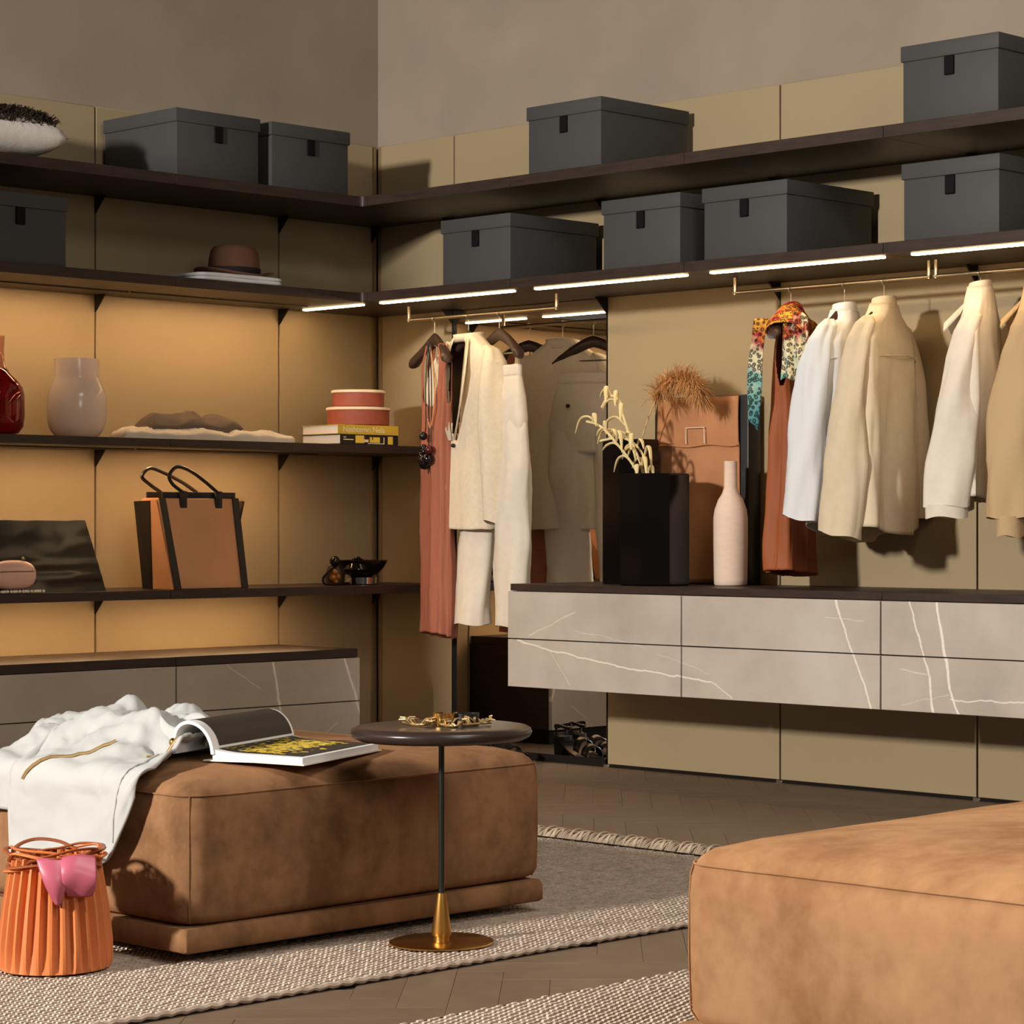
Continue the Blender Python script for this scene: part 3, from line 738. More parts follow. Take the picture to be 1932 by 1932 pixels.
def tail2(u, v):
    s_ = (u-.5)*2; z = lerp(1.615-.03*s_*s_, 1.388-.012*s_+.01*math.sin(u*9), v); n_ = .010*math.sin(u*15+v*4)
    w_ = lerp(.040, .052, v); return W(.150+.050*v**.5+n_, -.052-.010*v+s_*w_, z)
build('cloth_tail', MB().grid(22, 26, tail2), 'scarf_print', sc, smooth=80, solid=.004)

# ================================================================== things on the shaded shelves
S1Z, S2Z, S3Z, S4Z = 2.1562, 1.7892, 1.2122, .6722
mat('fur_dark', (48, 38, 32), 0.9, spec=0.1); mat('cushion_white', (206, 198, 190), 0.95, spec=0.05, bump=(40, 0.3, 0.006))
cu = thing('cushion', 'white cushion with a dark shaggy top on the highest shelf', 'cushion', (-1.92, -.27, S1Z))
cxc, cyc, zc = -2.045, -.262, 2.236
def pil(u, v):
    a, b = (u-.5)*2, (v-.5)*2
    px_ = abs(a)**.9*(1+.10*b*b-.10); return a, b
rings_t = []; NN = 28
def pillow(sgn, th):
    def fn(u, v):
        a, b = (u-.5)*2, (v-.5)*2
        k_ = max(0, (1-a**4)*(1-b**4))**.45
        sx = 1-.09*(1-a*a)*0-.10*(1-b*b)*abs(a)**3*0
        X = cxc+a*(.275-.03*(1-abs(b))); Y = cyc+b*(.205-.025*(1-abs(a)))
        return (X, Y, zc+sgn*th*k_+.006*fbm(X*9, Y*9, sgn*3)*k_)
    return fn
mb = MB().grid(NN, NN, pillow(1, .088)); mb.grid(NN, NN, pillow(-1, .074)); build('pillow', mb, 'cushion_white', cu, smooth=80, weld=True)
mb = MB(); rr = random.Random(5); f1 = pillow(1, .090)
for _ in range(5200):
    u, v = rr.uniform(.02, .93), rr.uniform(.02, .98); p = Vector(f1(u, v))
    if p.z < zc+.022+.014*math.sin(u*31): continue
    d = Vector((rr.uniform(-.5, .7), rr.uniform(-.8, .5), rr.uniform(.2, .9))).normalized(); L = rr.uniform(.025, .055); s_ = d.cross(Vector((rr.random(), rr.random(), .3))).normalized()*.0022
    q = p+d*L*.6; e = p+d*L+Vector((0, -.006, -.026))
    mb.add([p-s_, p+s_, q+s_*.8, q-s_*.8, e], [(0, 1, 2, 3), (3, 2, 4)])
build('fur', mb, 'fur_dark', cu, smooth=0, kind='stuff')
# hat on a folded white cloth
def folded(name, label, cat, m, cx_, cy_, hx, hy, z, h, layers, seed, group=None, rot=0):
    t = thing(name, label, cat, (cx_, cy_, z), group)
    for k_ in range(layers):
        z0 = z+.0008+k_*h/layers; hh = h/layers*.96; ox = random.Random(seed+k_).uniform(-.012, .012)
        rings = []
        for zf, s_ in ((0, .965), (.15, .99), (.5, 1.0), (.85, .99), (1, .955)):
            r = []
            for px_, py_ in dense(rrect(0, 0, hx*s_, hy*s_, min(hx, hy)*.25, 4), .03):
                qx = px_*math.cos(rot)-py_*math.sin(rot); qy = px_*math.sin(rot)+py_*math.cos(rot)
                n_ = fbm(qx*7+seed, qy*7, k_*3.1)
                r.append((cx_+qx+ox+n_*.006, cy_+qy+n_*.006, z0+hh*zf+max(0, n_)*.006*zf))
            rings.append(r)
        build('fold', MB().loft(rings), m, t, smooth=70)
    return t
folded('folded_cloth', 'folded white cloth under the brown hat', 'cloth', 'cloth_white', -1.045, -.374, .192, .116, S2Z, .028, 2, 3)
mat('felt_brown', (118, 84, 68), 0.95, spec=0.05, sheen=0.2, var=(8, 0.1)); mat('hat_band', (34, 24, 22), 0.7)
HZ = S2Z+.0305; hx_, hy_ = -.975, -.335
hat = thing('hat', 'brown felt hat with a dark band on folded white cloth', 'hat', (hx_, hy_, HZ))
def hring(r, z, dent=0):
    return [(hx_+r*1.0*math.cos(a), hy_+r*.84*math.sin(a), HZ+z*.95-dent*math.cos(a)**2*0+.012*math.cos(2*a)*(r > .125)) for a in [2*PI*i/40 for i in range(40)]]
build('brim', MB().loft([hring(.088, .012), hring(.105, .010), hring(.135, .012), hring(.155, .018), hring(.156, .022), hring(.135, .017), hring(.105, .015), hring(.088, .018)], (False, False)), 'felt_brown', hat, smooth=70)
cr = [hring(.100, .010), hring(.101, .04), hring(.098, .075), hring(.092, .105), hring(.080, .122), hring(.06, .128)]
tp = [(hx_+.04*math.cos(a), hy_+.018*math.sin(a), HZ+.112) for a in [2*PI*i/40 for i in range(40)]]
crw = build('crown', MB().loft(cr+[tp], (False, True)), 'felt_brown', hat, smooth=70)
build('hat_band', MB().loft([hring(.1025, .016), hring(.1035, .018), hring(.1035, .038), hring(.1025, .040)], (False, False)), 'hat_band', crw, smooth=60)
# glass
def glass(name, rgb, rough=0.03):
    return mat(name, rgb, rough, trans=1.0, ior=1.45, spec=0.5)
glass('glass_red', (176, 74, 66)); glass('glass_rose', (232, 200, 190)); mat('glass_blush', (252, 240, 230), 0.12, trans=0.6, ior=1.3, spec=0.6)
def vessel(prof, th, c, n=40):
    inner = [(max(r-th, .002), max(z, prof[0][1]+th)) for r, z in reversed(prof)]
    return MB().lathe(prof+inner, c, n)
vz_ = (-1.634, -.30, S3Z+.0005)
build('glass_vase', vessel([(.058, 0), (.078, .008), (.094, .030), (.102, .06), (.104, .10), (.102, .145), (.094, .175), (.082, .198), (.0775, .215), (.0775, .278)], .004, vz_), 'glass_blush', None, smooth=70, label='pale pink clear glass vase with a wide neck, beside the red decanter', cat='vase')
dc = thing('decanter', 'red glass decanter with a slim neck at the left picture edge', 'decanter', (-1.968, -.30, S3Z))
cdc = (-1.968, -.30, S3Z+.0005)
build('body', vessel([(.060, 0), (.084, .008), (.100, .03), (.105, .07), (.104, .14), (.098, .165), (.080, .190), (.056, .212), (.048, .228)], .004, cdc), 'glass_red', dc, smooth=70)
build('neck', MB().lathe([(.046, .226), (.038, .245), (.035, .29), (.038, .342), (.035, .342), (.032, .29), (.035, .245), (.043, .226)], cdc, 36, caps=(False, False)), 'glass_rose', dc, smooth=70)
# crumpled clothes
def crumple(name, label, cat, m, outline, z, hmax, seed, freq=14, parent=None, edge=.05, base=.010):
    xs_ = [p[0] for p in outline]; ys_ = [p[1] for p in outline]; x0, x1, y0, y1 = min(xs_), max(xs_), min(ys_), max(ys_)
    def sd(x, y):
        d = 1e9; ins = False; n_ = len(outline)
        for i in range(n_):
            ax_, ay_ = outline[i]; bx_, by_ = outline[(i+1) % n_]
            ex, ey = bx_-ax_, by_-ay_; tt = max(0, min(1, ((x-ax_)*ex+(y-ay_)*ey)/(ex*ex+ey*ey))); d = min(d, math.hypot(x-ax_-ex*tt, y-ay_-ey*tt))
            if (ay_ > y) != (by_ > y) and x < (bx_-ax_)*(y-ay_)/(by_-ay_)+ax_: ins = not ins
        return d if ins else -d
    # concentric rings from the outline towards the middle keep the edge clean
    cx_, cy_ = sum(xs_)/len(xs_), sum(ys_)/len(ys_)
    ol = dense(outline, .012); rings = []
    steps = [0, .02, .05, .1, .18, .28, .4, .52, .64, .76, .88, .97]
    for zf in (0,): rings.append([(x, y, z+.0006) for x, y in ol])
    for s_ in steps:
        r = []
        for x, y in ol:
            X, Y = lerp(x, cx_, s_), lerp(y, cy_, s_); d = max(0, sd(X, Y)); k_ = min(1, d/edge)**.5
            f_ = fbm(X*freq+seed, Y*freq, seed*.7); rd = 1-abs(fbm(X*freq*.6+seed*2, Y*freq*1.1, 4+seed))
            r.append((X, Y, z+.0012+base+k_*hmax*(.45+.35*rd**2+.30*f_)+.003*f_))
        rings.append(r)
    return build(name, MB().loft(rings, (True, True)), m, parent, smooth=80, label=label, cat=cat)
crumple('folded_garment', 'pale beige folded garment lying on the middle shelf beneath a grey top', 'garment', 'cloth_offwhite', [(-1.50, -.40), (-1.30, -.445), (-1.0, -.44), (-.80, -.452), (-.765, -.43), (-.80, -.39), (-.98, -.36), (-1.05, -.22), (-1.35, -.20), (-1.48, -.28)], S3Z, .045, 2, 13, base=.014)
crumple('knitted_top', 'grey-brown knitted top folded over the pale garment', 'garment', 'cloth_grey', [(-1.38, -.40), (-1.15, -.42), (-.98, -.40), (-.97, -.33), (-1.08, -.25), (-1.32, -.24), (-1.40, -.31)], S3Z+.030, .074, 6, 10, edge=.07, base=.010)
# books and round boxes
mat('paper', (232, 224, 212), 0.8, spec=0.2, bump=(400, 0.1, 0.001), scale=(1, 1, 30)); mat('cover_yellow', (206, 174, 60), 0.5); mat('print_black', (32, 27, 22), 0.6); mat('print_cream', (240, 228, 190), 0.7); mat('print_yellow', (232, 200, 76), 0.6)
def book(z0, z1, rot, label, coverm):
    c_ = Vector((-.432, -.350)); 
    t = thing('book', label, 'book', (c_.x, c_.y, z0), 'books under the round boxes')
    hx2, hy2 = .146, .113
    def R(x, y): return (c_.x+x*math.cos(rot)-y*math.sin(rot), c_.y+x*math.sin(rot)+y*math.cos(rot))
    def bx(x0, x1, y0, y1, za, zb):
        mb = MB(); vs = [(*R(x, y), z) for z in (za, zb) for y in (y0, y1) for x in (x0, x1)]
        return mb.add(vs, [(0, 2, 3, 1), (4, 5, 7, 6), (0, 1, 5, 4), (2, 6, 7, 3), (0, 4, 6, 2), (1, 3, 7, 5)])
    mb = bx(-hx2, hx2, -hy2, hy2, z0, z0+.0025); q = bx(-hx2, hx2, -hy2, hy2, z1-.0025, z1); mb.add(q.v, q.f); q = bx(-hx2, hx2, -hy2, -hy2+.003, z0+.0025, z1-.0025); mb.add(q.v, q.f)
    build('cover', mb, coverm, t, smooth=0)
    build('pages', bx(-hx2+.003, hx2-.003, -hy2+.0032, hy2-.003, z0+.0026, z1-.0026), 'paper', t, smooth=0)
    return t, R, bx
b1, Rb, bxb = book(S3Z+.0006, S3Z+.0385, 0.02, 'black and yellow printed book, lower of the two under the round boxes', 'print_black')
def strip(x0, x1, z0, z1, m, par, R, hy2=.113, nm='print'):
    build(nm, MB().add([(*R(x0, -hy2-.0006), z0), (*R(x1, -hy2-.0006), z0), (*R(x1, -hy2-.0006), z1), (*R(x0, -hy2-.0006), z1)], [(0, 1, 2, 3)]), m, par, smooth=0)
zb = S3Z
for x0, x1, a, b, m in ((-.132, -.118, .026, .029, 'print_cream'), (-.132, -.082, .017, .0205, 'print_cream'), (-.072, -.028, .006, .035, 'print_yellow'), (-.028, -.006, .010, .020, 'print_cream'), (.0, .052, .009, .030, 'print_yellow'), (-.01, .075, .004, .0065, 'print_cream'), (.070, .0745, .006, .030, 'print_cream'), (.092, .118, .004, .034, 'print_yellow'), (.012, .018, .018, .030, 'print_black')):
    strip(x0, x1, zb+a, zb+b, m, b1, Rb)
b2, Rc, bxc = book(S3Z+.0392, S3Z+.0755, -0.03, 'yellow book with pale lettering on its spine, directly under the round boxes', 'cover_yellow')
def text(s_, size, loc, rx, rz, m, par, name='lettering'):
    cu_ = bpy.data.curves.new('t', 'FONT'); cu_.body = s_; cu_.size = size; cu_.extrude = .0003
    o_ = bpy.data.objects.new('t', cu_); me = bpy.data.meshes.new_from_object(o_); bpy.data.objects.remove(o_)
    me.materials.append(MATS[m]); o = bpy.data.objects.new(name, me); COL.objects.link(o); o.parent = par
    o.location = Vector(loc)-ORG[par.name]; o.rotation_euler = (rx, 0, rz); return o
p = Rc(-.124, -.1139); text('Nashterno Nela', .031, (p[0], p[1], S3Z+.0478), PI/2, -0.03, 'print_cream', b2)
mat('rose_leather', (150, 76, 56), 0.6, var=(25, 0.15)); mat('cream_trim', (236, 216, 186), 0.6)
for r_, za, zb_, lab in ((.122, .0765, .148, 'larger round russet box with a cream rim, standing on the books'), (.102, .1490, .215, 'smaller round russet box with a cream rim, stacked on the larger one')):
    t = thing('round_box', lab, 'box', (-.375, -.33, S3Z+za), 'stacked round boxes')
    c_ = (-.375, -.33, S3Z)
    build('body', MB().lathe([(r_-.008, za), (r_-.002, za+.004), (r_-.002, zb_-.012)], c_, 48), 'rose_leather', t, smooth=50)
    build('lid_rim', MB().lathe([(r_-.002, zb_-.0118), (r_+.003, zb_-.010), (r_+.003, zb_-.002), (r_-.002, zb_)], c_, 48), 'cream_trim', t, smooth=50)
# lowest shelf: tote, clutch, round purse, pearls, bowl
mat('leather_tan', (204, 148, 104), 0.5, spec=0.35, var=(6, 0.08)); mat('leather_black', (26, 22, 21), 0.38, spec=0.5); mat('leather_patent', (24, 19, 17), 0.22, spec=0.6, bump=(5, 0.25, 0.01))
tt_ = thing('tote_bag', 'tan leather tote bag with black edge straps and handles', 'bag', (-1.13, -.31, S4Z))
zt = S4Z+.331; zb = S4Z+.001
bot = [(-1.300, -.418), (-.978, -.418), (-.978, -.235), (-1.300, -.235)]; top = [(-1.318, -.345), (-.968, -.345), (-.968, -.235), (-1.318, -.235)]
def trap(i, f, dn=0): return (lerp(bot[i][0], top[i][0], f), lerp(bot[i][1], top[i][1], f)-dn, lerp(zb, zt, f))
build('body', MB().loft([[(*p, zb) for p in bot], [trap(i, .04) for i in range(4)], [(*p, zt) for p in top]]), 'leather_tan', tt_, bevel=.006, seg=2)
for s_, i in ((1, 0), (-1, 1)):
    mb = MB(); vs = []
    for f in (0, .25, .5, .75, 1.0):
        x, y, z = trap(i, f, .003); vs += [(x-.002*s_, y, z), (x+.026*s_, y, z)]
    mb.add(vs, [(2*k_, 2*k_+1, 2*k_+3, 2*k_+2) for k_ in range(4)]); build('edge_strap', mb, 'leather_black', tt_, solid=.004, smooth=0)
    sx = -1 if i == 0 else 1
    mb = MB(); e0 = bot[0 if i == 0 else 1][0]; e1 = top[0 if i == 0 else 1][0]; wz = .004 if i == 0 else .085
    vs = [(e0+sx*.003, -.415, zb), (e0+sx*.003, -.24, zb), (e1+sx*.004, -.338, zt-.008), (e1+sx*wz, -.215, zt-.012)]
    mb.add(vs, [(0, 1, 3, 2)]); build('gusset', mb, 'leather_tan', tt_, solid=.004, smooth=0)
    vs = [(e0+sx*.006, -.29, zb), (e0+sx*.006, -.232, zb), (e1+sx*(wz*.7+.005), -.300, zt-.010), (e1+sx*(wz+.008), -.212, zt-.012)]
    build('gusset_trim', MB().add(vs, [(0, 1, 3, 2)]), 'leather_black', tt_, solid=.006, smooth=0)
build('top_band', MB().box(-1.300, -.975, -.343, -.333, zt-.002, zt+.022), 'leather_black', tt_, bevel=.002)
build('top_band', MB().box(-1.300, -.975, -.250, -.240, zt-.002, zt+.022), 'leather_black', tt_, bevel=.002)
for x in (-1.215, -1.058): build('handle_tab', MB().box(x-.016, x+.016, -.354, -.345, zt-.038, zt+.026), 'leather_black', tt_, bevel=.003)
for yh, dx, dz in ((-.350, 0, 0), (-.246, -.045, -.004)):
    pts = catmull([(-1.215+dx*.5, yh, zt+.02), (-1.262+dx*.6, yh, zt+.050), (-1.278+dx, yh-.003, zt+.082+dz), (-1.245+dx, yh-.004, zt+.112+dz), (-1.185+dx, yh-.002, zt+.098+dz), (-1.115+dx*.6, yh, zt+.058), (-1.058+dx*.3, yh, zt+.018)], 6)
    build('handle', MB().tube(pts, .0068, 8), 'leather_black', tt_)
ct = thing('clutch_bag', 'glossy black folded leather clutch at the left end of the shelf', 'bag', (-1.85, -.36, S4Z))
def cl(u, v):
    z = lerp(zb, S4Z+.248, v); x = lerp(-2.22, lerp(-1.566, -1.612, v), u); 
    return (x, lerp(-.380, -.318, v)-.012*math.sin(u*PI)-.005*fbm(x*4, z*7, 1)-.003*math.exp(-((v-.38)/.05)**2)-.003*math.exp(-((v-.2)/.05)**2), z+.004*fbm(x*6, v)*v)
def clb(u, v):
    x, y, z = cl(u, v); return (x, lerp(-.265, -.300, v), z)
mb = MB().grid(30, 20, cl); mb.grid(30, 20, lambda u, v: clb(1-u, v)); 
build('front', mb, 'leather_patent', ct, smooth=70)
build('side', MB().grid(4, 20, lambda u, v: tuple(lerp(a, b, u) for a, b in zip(cl(1, v), clb(1, v)))).grid(30, 2, lambda u, v: tuple(lerp(a, b, v) for a, b in zip(cl(u, 1), clb(u, 1)))), 'leather_black', ct, smooth=60)
mat('pink_shell', (226, 178, 158), 0.35, spec=0.5, var=(14, 0.06)); mat('pearl', (240, 226, 206), 0.25, spec=0.6)
pu = thing('round_purse', 'pale pink hard-shell evening purse in front of the black clutch', 'bag', (-1.985, -.445, S4Z))
rings = []
for i in range(15):
    a = -PI/2+PI*i/14
    rings.append([(-1.975+.082*math.copysign(abs(math.sin(a))**.9, math.sin(a)) if abs(math.sin(a)) < 2 else 0, -.432+.026*math.cos(a)**.3*math.cos(b_) if math.cos(a) > 1e-6 else -.432, S4Z+.062+.051*max(0, math.cos(a))**.5*math.sin(b_)) for b_ in [2*PI*q/20 for q in range(20)]])
build('shell', MB().loft(rings), 'pink_shell', pu, smooth=70)
build('clasp', MB().ball((-1.935, -.432, S4Z+.118), .006, 10).tube([(-2.04, -.459, S4Z+.075), (-1.91, -.459, S4Z+.075)], .0015, 5), 'brass', pu)
pr_ = thing('pearl_necklace', 'string of pearls lying on the shelf edge before the pink purse', 'necklace', (-1.98, -.455, S4Z))
for k_ in range(18): build('pearl', MB().ball((-2.07+.0115*k_, -.4605+.003*math.sin(k_*1.7), S4Z+.0065), .0058, 8), 'pearl', pr_)
mat('lacquer_black', (20, 14, 13), 0.15, spec=0.6); mat('amber', (150, 96, 36), 0.3); mat('chrome', (200, 200, 205), 0.12, metal=1.0)
bw = thing('bowl', 'dark flared bowl on a small chrome ring stand by the corner', 'bowl', (-.36, -.33, S4Z))
cb_ = (-.36, -.33, S4Z+.001)
build('stand', MB().lathe([(.058, 0), (.062, .003), (.062, .028), (.058, .030)], cb_, 36), 'chrome', bw, smooth=50)
build('cup', MB().lathe([(.040, .0302), (.062, .040), (.088, .066), (.104, .094), (.100, .095), (.084, .070), (.058, .046), (.002, .040)], cb_, 44, caps=(True, True)), 'lacquer_black', bw, smooth=60)
build('lid_knob', MB().lathe([(.052, .060), (.046, .082), (.022, .100), (.012, .104), (.010, .110)], (-.405, -.36, S4Z+.001), 28), 'lacquer_black', bw, smooth=60)
bn = thing('bead_necklace', 'black corded necklace with a large ball and amber drops beside the bowl', 'necklace', (-.53, -.37, S4Z))
build('cord', MB().tube(catmull([(-.50, -.36, S4Z+.078), (-.545, -.37, S4Z+.058), (-.588, -.38, S4Z+.030), (-.585, -.385, S4Z+.010), (-.55, -.385, S4Z+.0065), (-.49, -.38, S4Z+.0065), (-.455, -.37, S4Z+.0065)], 6), .006, 8), 'lacquer_black', bn)
build('ball', MB().ball((-.517, -.36, S4Z+.094), .020, 16), 'lacquer_black', bn)
build('pad', MB().lathe([(.020, 0), (.036, .004), (.038, .04), (.030, .07), (.012, .078)], (-.502, -.345, S4Z+.001), 20), 'leather_black', bn, smooth=60)
for dx, z, r in ((-.528, .052, .012), (-.538, .030, .014), (-.515, .034, .013), (-.526, .014, .012)): build('amber_drop', MB().ball((dx, -.375, S4Z+z), r, 10), 'amber', bn)

# ================================================================== things on the worktop
WZ = .6946
mat('glaze_black', (14, 10, 9), 0.14, spec=0.42)
def octo(r, c_, z, rot=PI/8):
    pts = rrect(0, 0, 1, 1, .02, 1)
    poly = [(r*math.cos(rot+PI/4*i), r*math.sin(rot+PI/4*i)) for i in range(8)]
    return [(c_[0]+x, c_[1]+y, z) for x, y in poly]
def octvase(c_, r, h, label):
    t = thing('vase', label, 'vase', (c_[0], c_[1], WZ), 'black glazed vases')
    prof = [(r*.965, .001), (r, .006), (r, h-.006), (r*.97, h), (r*.80, h), (r*.78, h-.012), (r*.76, h-.10)]
    build('body', MB().loft([octo(q, c_, WZ+z) for q, z in prof]), 'glaze_black', t, smooth=20)
    return t
octvase((-.350, -1.892), .130, .388, 'lower faceted black vase holding pale twigs, in front')
octvase((-.218, -1.650), .108, .515, 'taller black vase behind, holding the pampas plume')
mat('twig_pale', (226, 206, 152), 0.8); mat('pampas', (196, 146, 94), 0.95, spec=0.05); mat('pampas_stem', (206, 176, 128), 0.8)
br = thing('dried_twigs', 'pale dried twigs curling out of the lower black vase', 'dried plant', (-.35, -1.84, WZ+.30))
def vp(y, z, x=-.35): return (x, y, z)
stems = [[(-.345, -1.85, 1.0), (-.37, -1.82, 1.10), (-.40, -1.77, 1.18), (-.42, -1.70, 1.25), (-.42, -1.63, 1.27)],
         [(-.345, -1.86, 1.0), (-.36, -1.835, 1.12), (-.37, -1.80, 1.20), (-.37, -1.76, 1.29), (-.36, -1.73, 1.345), (-.36, -1.68, 1.36), (-.37, -1.655, 1.32)],
         [(-.345, -1.87, 1.0), (-.34, -1.85, 1.10), (-.35, -1.82, 1.17), (-.37, -1.76, 1.21), (-.40, -1.67, 1.20)]]
for s_ in stems: build('stem', MB().tube(catmull(s_, 6), [.0045]*((len(s_)-1)*6+1), 6), 'twig_pale', br)
rl = random.Random(11)
for s_ in stems:
    cpts = catmull(s_, 6)
    for k_ in range(9):
        p0 = cpts[5+int((len(cpts)-7)*k_/9)]; sd_ = 1 if (k_ % 2) else -1; L = rl.uniform(.07, .12)
        dy = sd_*rl.uniform(.3, .7)*L+.25*L; dx = -rl.uniform(.0, .4)*L
        pts = catmull([p0, p0+Vector((dx*.4, dy*.45, L*.32)), p0+Vector((dx*.8, dy*.9, L*.22)), p0+Vector((dx, dy*1.15, -L*rl.uniform(.0, .5)))], 5)
        n_ = len(pts); build('leaf', MB().tube(pts, [.0085*math.sin(PI*(.06+.88*i/(n_-1))) for i in range(n_)], 6, flat=(1, .5)), 'twig_pale', br)
pg = thing('pampas_plume', 'fluffy tan pampas plume leaning over the leather case', 'dried plant', (-.215, -1.66, WZ+.42))
spine = catmull([(-.215, -1.66, 1.12), (-.205, -1.705, 1.24), (-.20, -1.745, 1.33), (-.20, -1.80, 1.385), (-.21, -1.88, 1.415), (-.22, -1.96, 1.395), (-.225, -2.0, 1.35)], 8)
build('stem', MB().tube(spine, .0028, 6), 'pampas_stem', pg)
mb = MB(); rp = random.Random(4)
for _ in range(3200):
    f = rp.random()**.8; k_ = min(int((.38+.62*f)*(len(spine)-1)), len(spine)-2); p0 = spine[k_]; tan = (spine[k_+1]-spine[k_]).normalized()
    d = (tan*.55+Vector((rp.gauss(0, .55), rp.gauss(0, .55), rp.gauss(-.05, .55)))).normalized(); L = rp.uniform(.045, .10)*(1-.2*f)
    e1 = p0+d*L*.55+Vector((0, 0, .006)); e2 = p0+d*L+Vector((0, -.006, -.018*rp.random())); s_ = d.cross(Vector((rp.random()-.5, rp.random()-.5, 1))).normalized()*.0012
    mb.add([p0-s_, p0+s_, e1+s_, e1-s_, e2], [(0, 1, 2, 3), (3, 2, 4)])
build('plume', mb, 'pampas', pg, smooth=0, kind='stuff')
mat('bottle_clay', (222, 196, 176), 0.8, spec=0.2, var=(20, 0.04), bump=(120, 0.1, 0.002), scale=(1, 1, 4))
build('bottle_vase', MB().lathe([(.052, 0), (.057, .004), (.058, .02), (.060, .15), (.060, .232), (.056, .262), (.044, .296), (.030, .318), (.0235, .338), (.0225, .43), (.018, .431), (.016, .40)], (-.205, -2.119, WZ+.0005), 44), 'bottle_clay', None, smooth=60, label='tall matt pink-white bottle vase beside the leather case', cat='vase')
mat('leather_case', (184, 128, 88), 0.62, spec=0.25, var=(4, 0.16), bump=(30, 0.12, 0.003))
ca = thing('leather_case', 'tall tan leather case with dark sides leaning at the wall', 'case', (-.08, -1.87, WZ))
build('body', MB().box(-.088, -.020, -2.098, -1.645, WZ+.0005, WZ+.668), 'leather_black', ca, bevel=.006)
def cf(u, v):
    y = lerp(-1.672, -2.062, u); z = lerp(WZ+.004, WZ+.664, v)
    return (-.094-.006*math.sin(PI*u)*math.sin(PI*min(1, v*1.3))-.003*fbm(y*8, z*6, 3)-(.005 if v > .745 else 0), y, z)
build('front_panel', MB().grid(20, 34, cf), 'leather_case', ca, smooth=60, solid=.004)
build('flap_seam', MB().tube([(-.106, lerp(-1.672, -2.062, i/12), WZ+.492+.004*math.sin(i)) for i in range(13)], .003, 6), 'leather_case', ca)
hp = [(-.110, -1.822, WZ+.50), (-.112, -1.822, WZ+.556), (-.112, -1.910, WZ+.556), (-.110, -1.910, WZ+.50)]
build('handle', MB().tube(hp, .0024, 6), 'cream_trim', ca)

# ================================================================== shoes on the floor by the mirror
mat('shoe_black', (18, 16, 17), 0.3, spec=0.5); mat('shoe_inner', (70, 58, 52), 0.6)
def shoe(x, y, label):
    t = thing('sandal', label, 'shoe', (x, y, .0005), 'black block-heeled sandals')
    # toe points along -y, heel at +y
    sole = []
    for i in range(17):
        f = i/16; yy = .115-.23*f; hz = .082*(1-min(1, max(0, (f-.08)/.58)))**1.4+.010; wd_ = .024+.018*math.sin(PI*min(1, f*1.02))**.7+.006*f
        if f > .93: wd_ *= .75
        sole.append([(x-wd_, y+yy, .0006+hz-.008), (x+wd_, y+yy, .0006+hz-.008), (x+wd_, y+yy, .0006+hz), (x-wd_, y+yy, .0006+hz)])
    build('sole', MB().loft(sole), 'shoe_black', t, smooth=50)
    build('heel', MB().loft([[(x+sx*w_, y+yy, z) for sx, yy in ((-1, a), (1, a), (1, b_), (-1, b_))] for z, w_, a, b_ in ((.0006, .023, .066, .112), (.040, .023, .063, .114), (.083, .025, .058, .116))]), 'shoe_black', t, bevel=.003)
    for yy, h0, h1, wb in ((-.075, .012, .052, .030), (-.03, .028, .075, .030)):
        pts = [(x+.044*math.cos(a), y+yy, .0006+h0+(h1-h0)*max(0, math.sin(a))) for a in [PI*i/12 for i in range(13)]]
        mb = MB(); vs = []
        for p in pts: vs += [(p[0], p[1]-wb/2, p[2]-.004), (p[0], p[1]+wb/2, p[2]+.006)]
        mb.add(vs, [(2*k_, 2*k_+1, 2*k_+3, 2*k_+2) for k_ in range(12)]); build('strap', mb, 'shoe_black', t, solid=.004, smooth=60)
    pts = [(x+.03*math.cos(a), y+.085+.036*math.sin(a)*1.0, .118+.006*math.cos(2*a)) for a in [2*PI*i/20 for i in range(20)]]
    build('ankle_strap', MB().tube(pts, .005, 6, closed=True, flat=(.5, 1.3)), 'shoe_black', t)
    for sx in (-1, 1): build('heel_strap', MB().tube([(x+sx*.026, y+.095, .088), (x+sx*.029, y+.094, .118)], .005, 6), 'shoe_black', t)
shoe(-.300, -.945, 'black heeled sandal behind the ottoman, the one farther from the mirror')
shoe(-.190, -.975, 'black heeled sandal behind the ottoman, the one nearer the mirror')

# ================================================================== side table with jewellery
mat('table_dark', (52, 40, 36), 0.28, spec=0.5, var=(10, 0.1)); mat('gold', (206, 164, 96), 0.24, metal=1.0); mat('gold_satin', (186, 140, 76), 0.38, metal=1.0); mat('gold_matte', (222, 190, 134), 0.42, metal=0.85); mat('pole_dark', (66, 68, 64), 0.3, metal=0.8)
TX, TY = -3.126, -3.898
tb = thing('side_table', 'round dark side table on a thin pole with a brass foot', 'table', (TX, TY, .0148))
build('top', MB().lathe([(.150, .447), (.176, .449), (.188, .455), (.193, .464), (.190, .472), (.182, .4765), (.170, .4785)], (TX, TY, 0), 64), 'table_dark', tb, smooth=60)
build('pole', MB().tube([(TX, TY, .11), (TX, TY, .448)], .0062, 14), 'pole_dark', tb)
build('cone', MB().lathe([(.0205, .032), (.0215, .040), (.0095, .122), (.0062, .123)], (TX, TY, 0), 32), 'gold_satin', tb, smooth=50)
build('collar', MB().lathe([(.017, .0225), (.017, .0318)], (TX, TY, 0), 32), 'gold_satin', tb, smooth=50)
build('base_disc', MB().lathe([(.106, .0148), (.111, .0165), (.111, .0195), (.104, .0222), (.03, .0228)], (TX, TY, 0), 64), 'gold', tb, smooth=50)
TZ = .4792
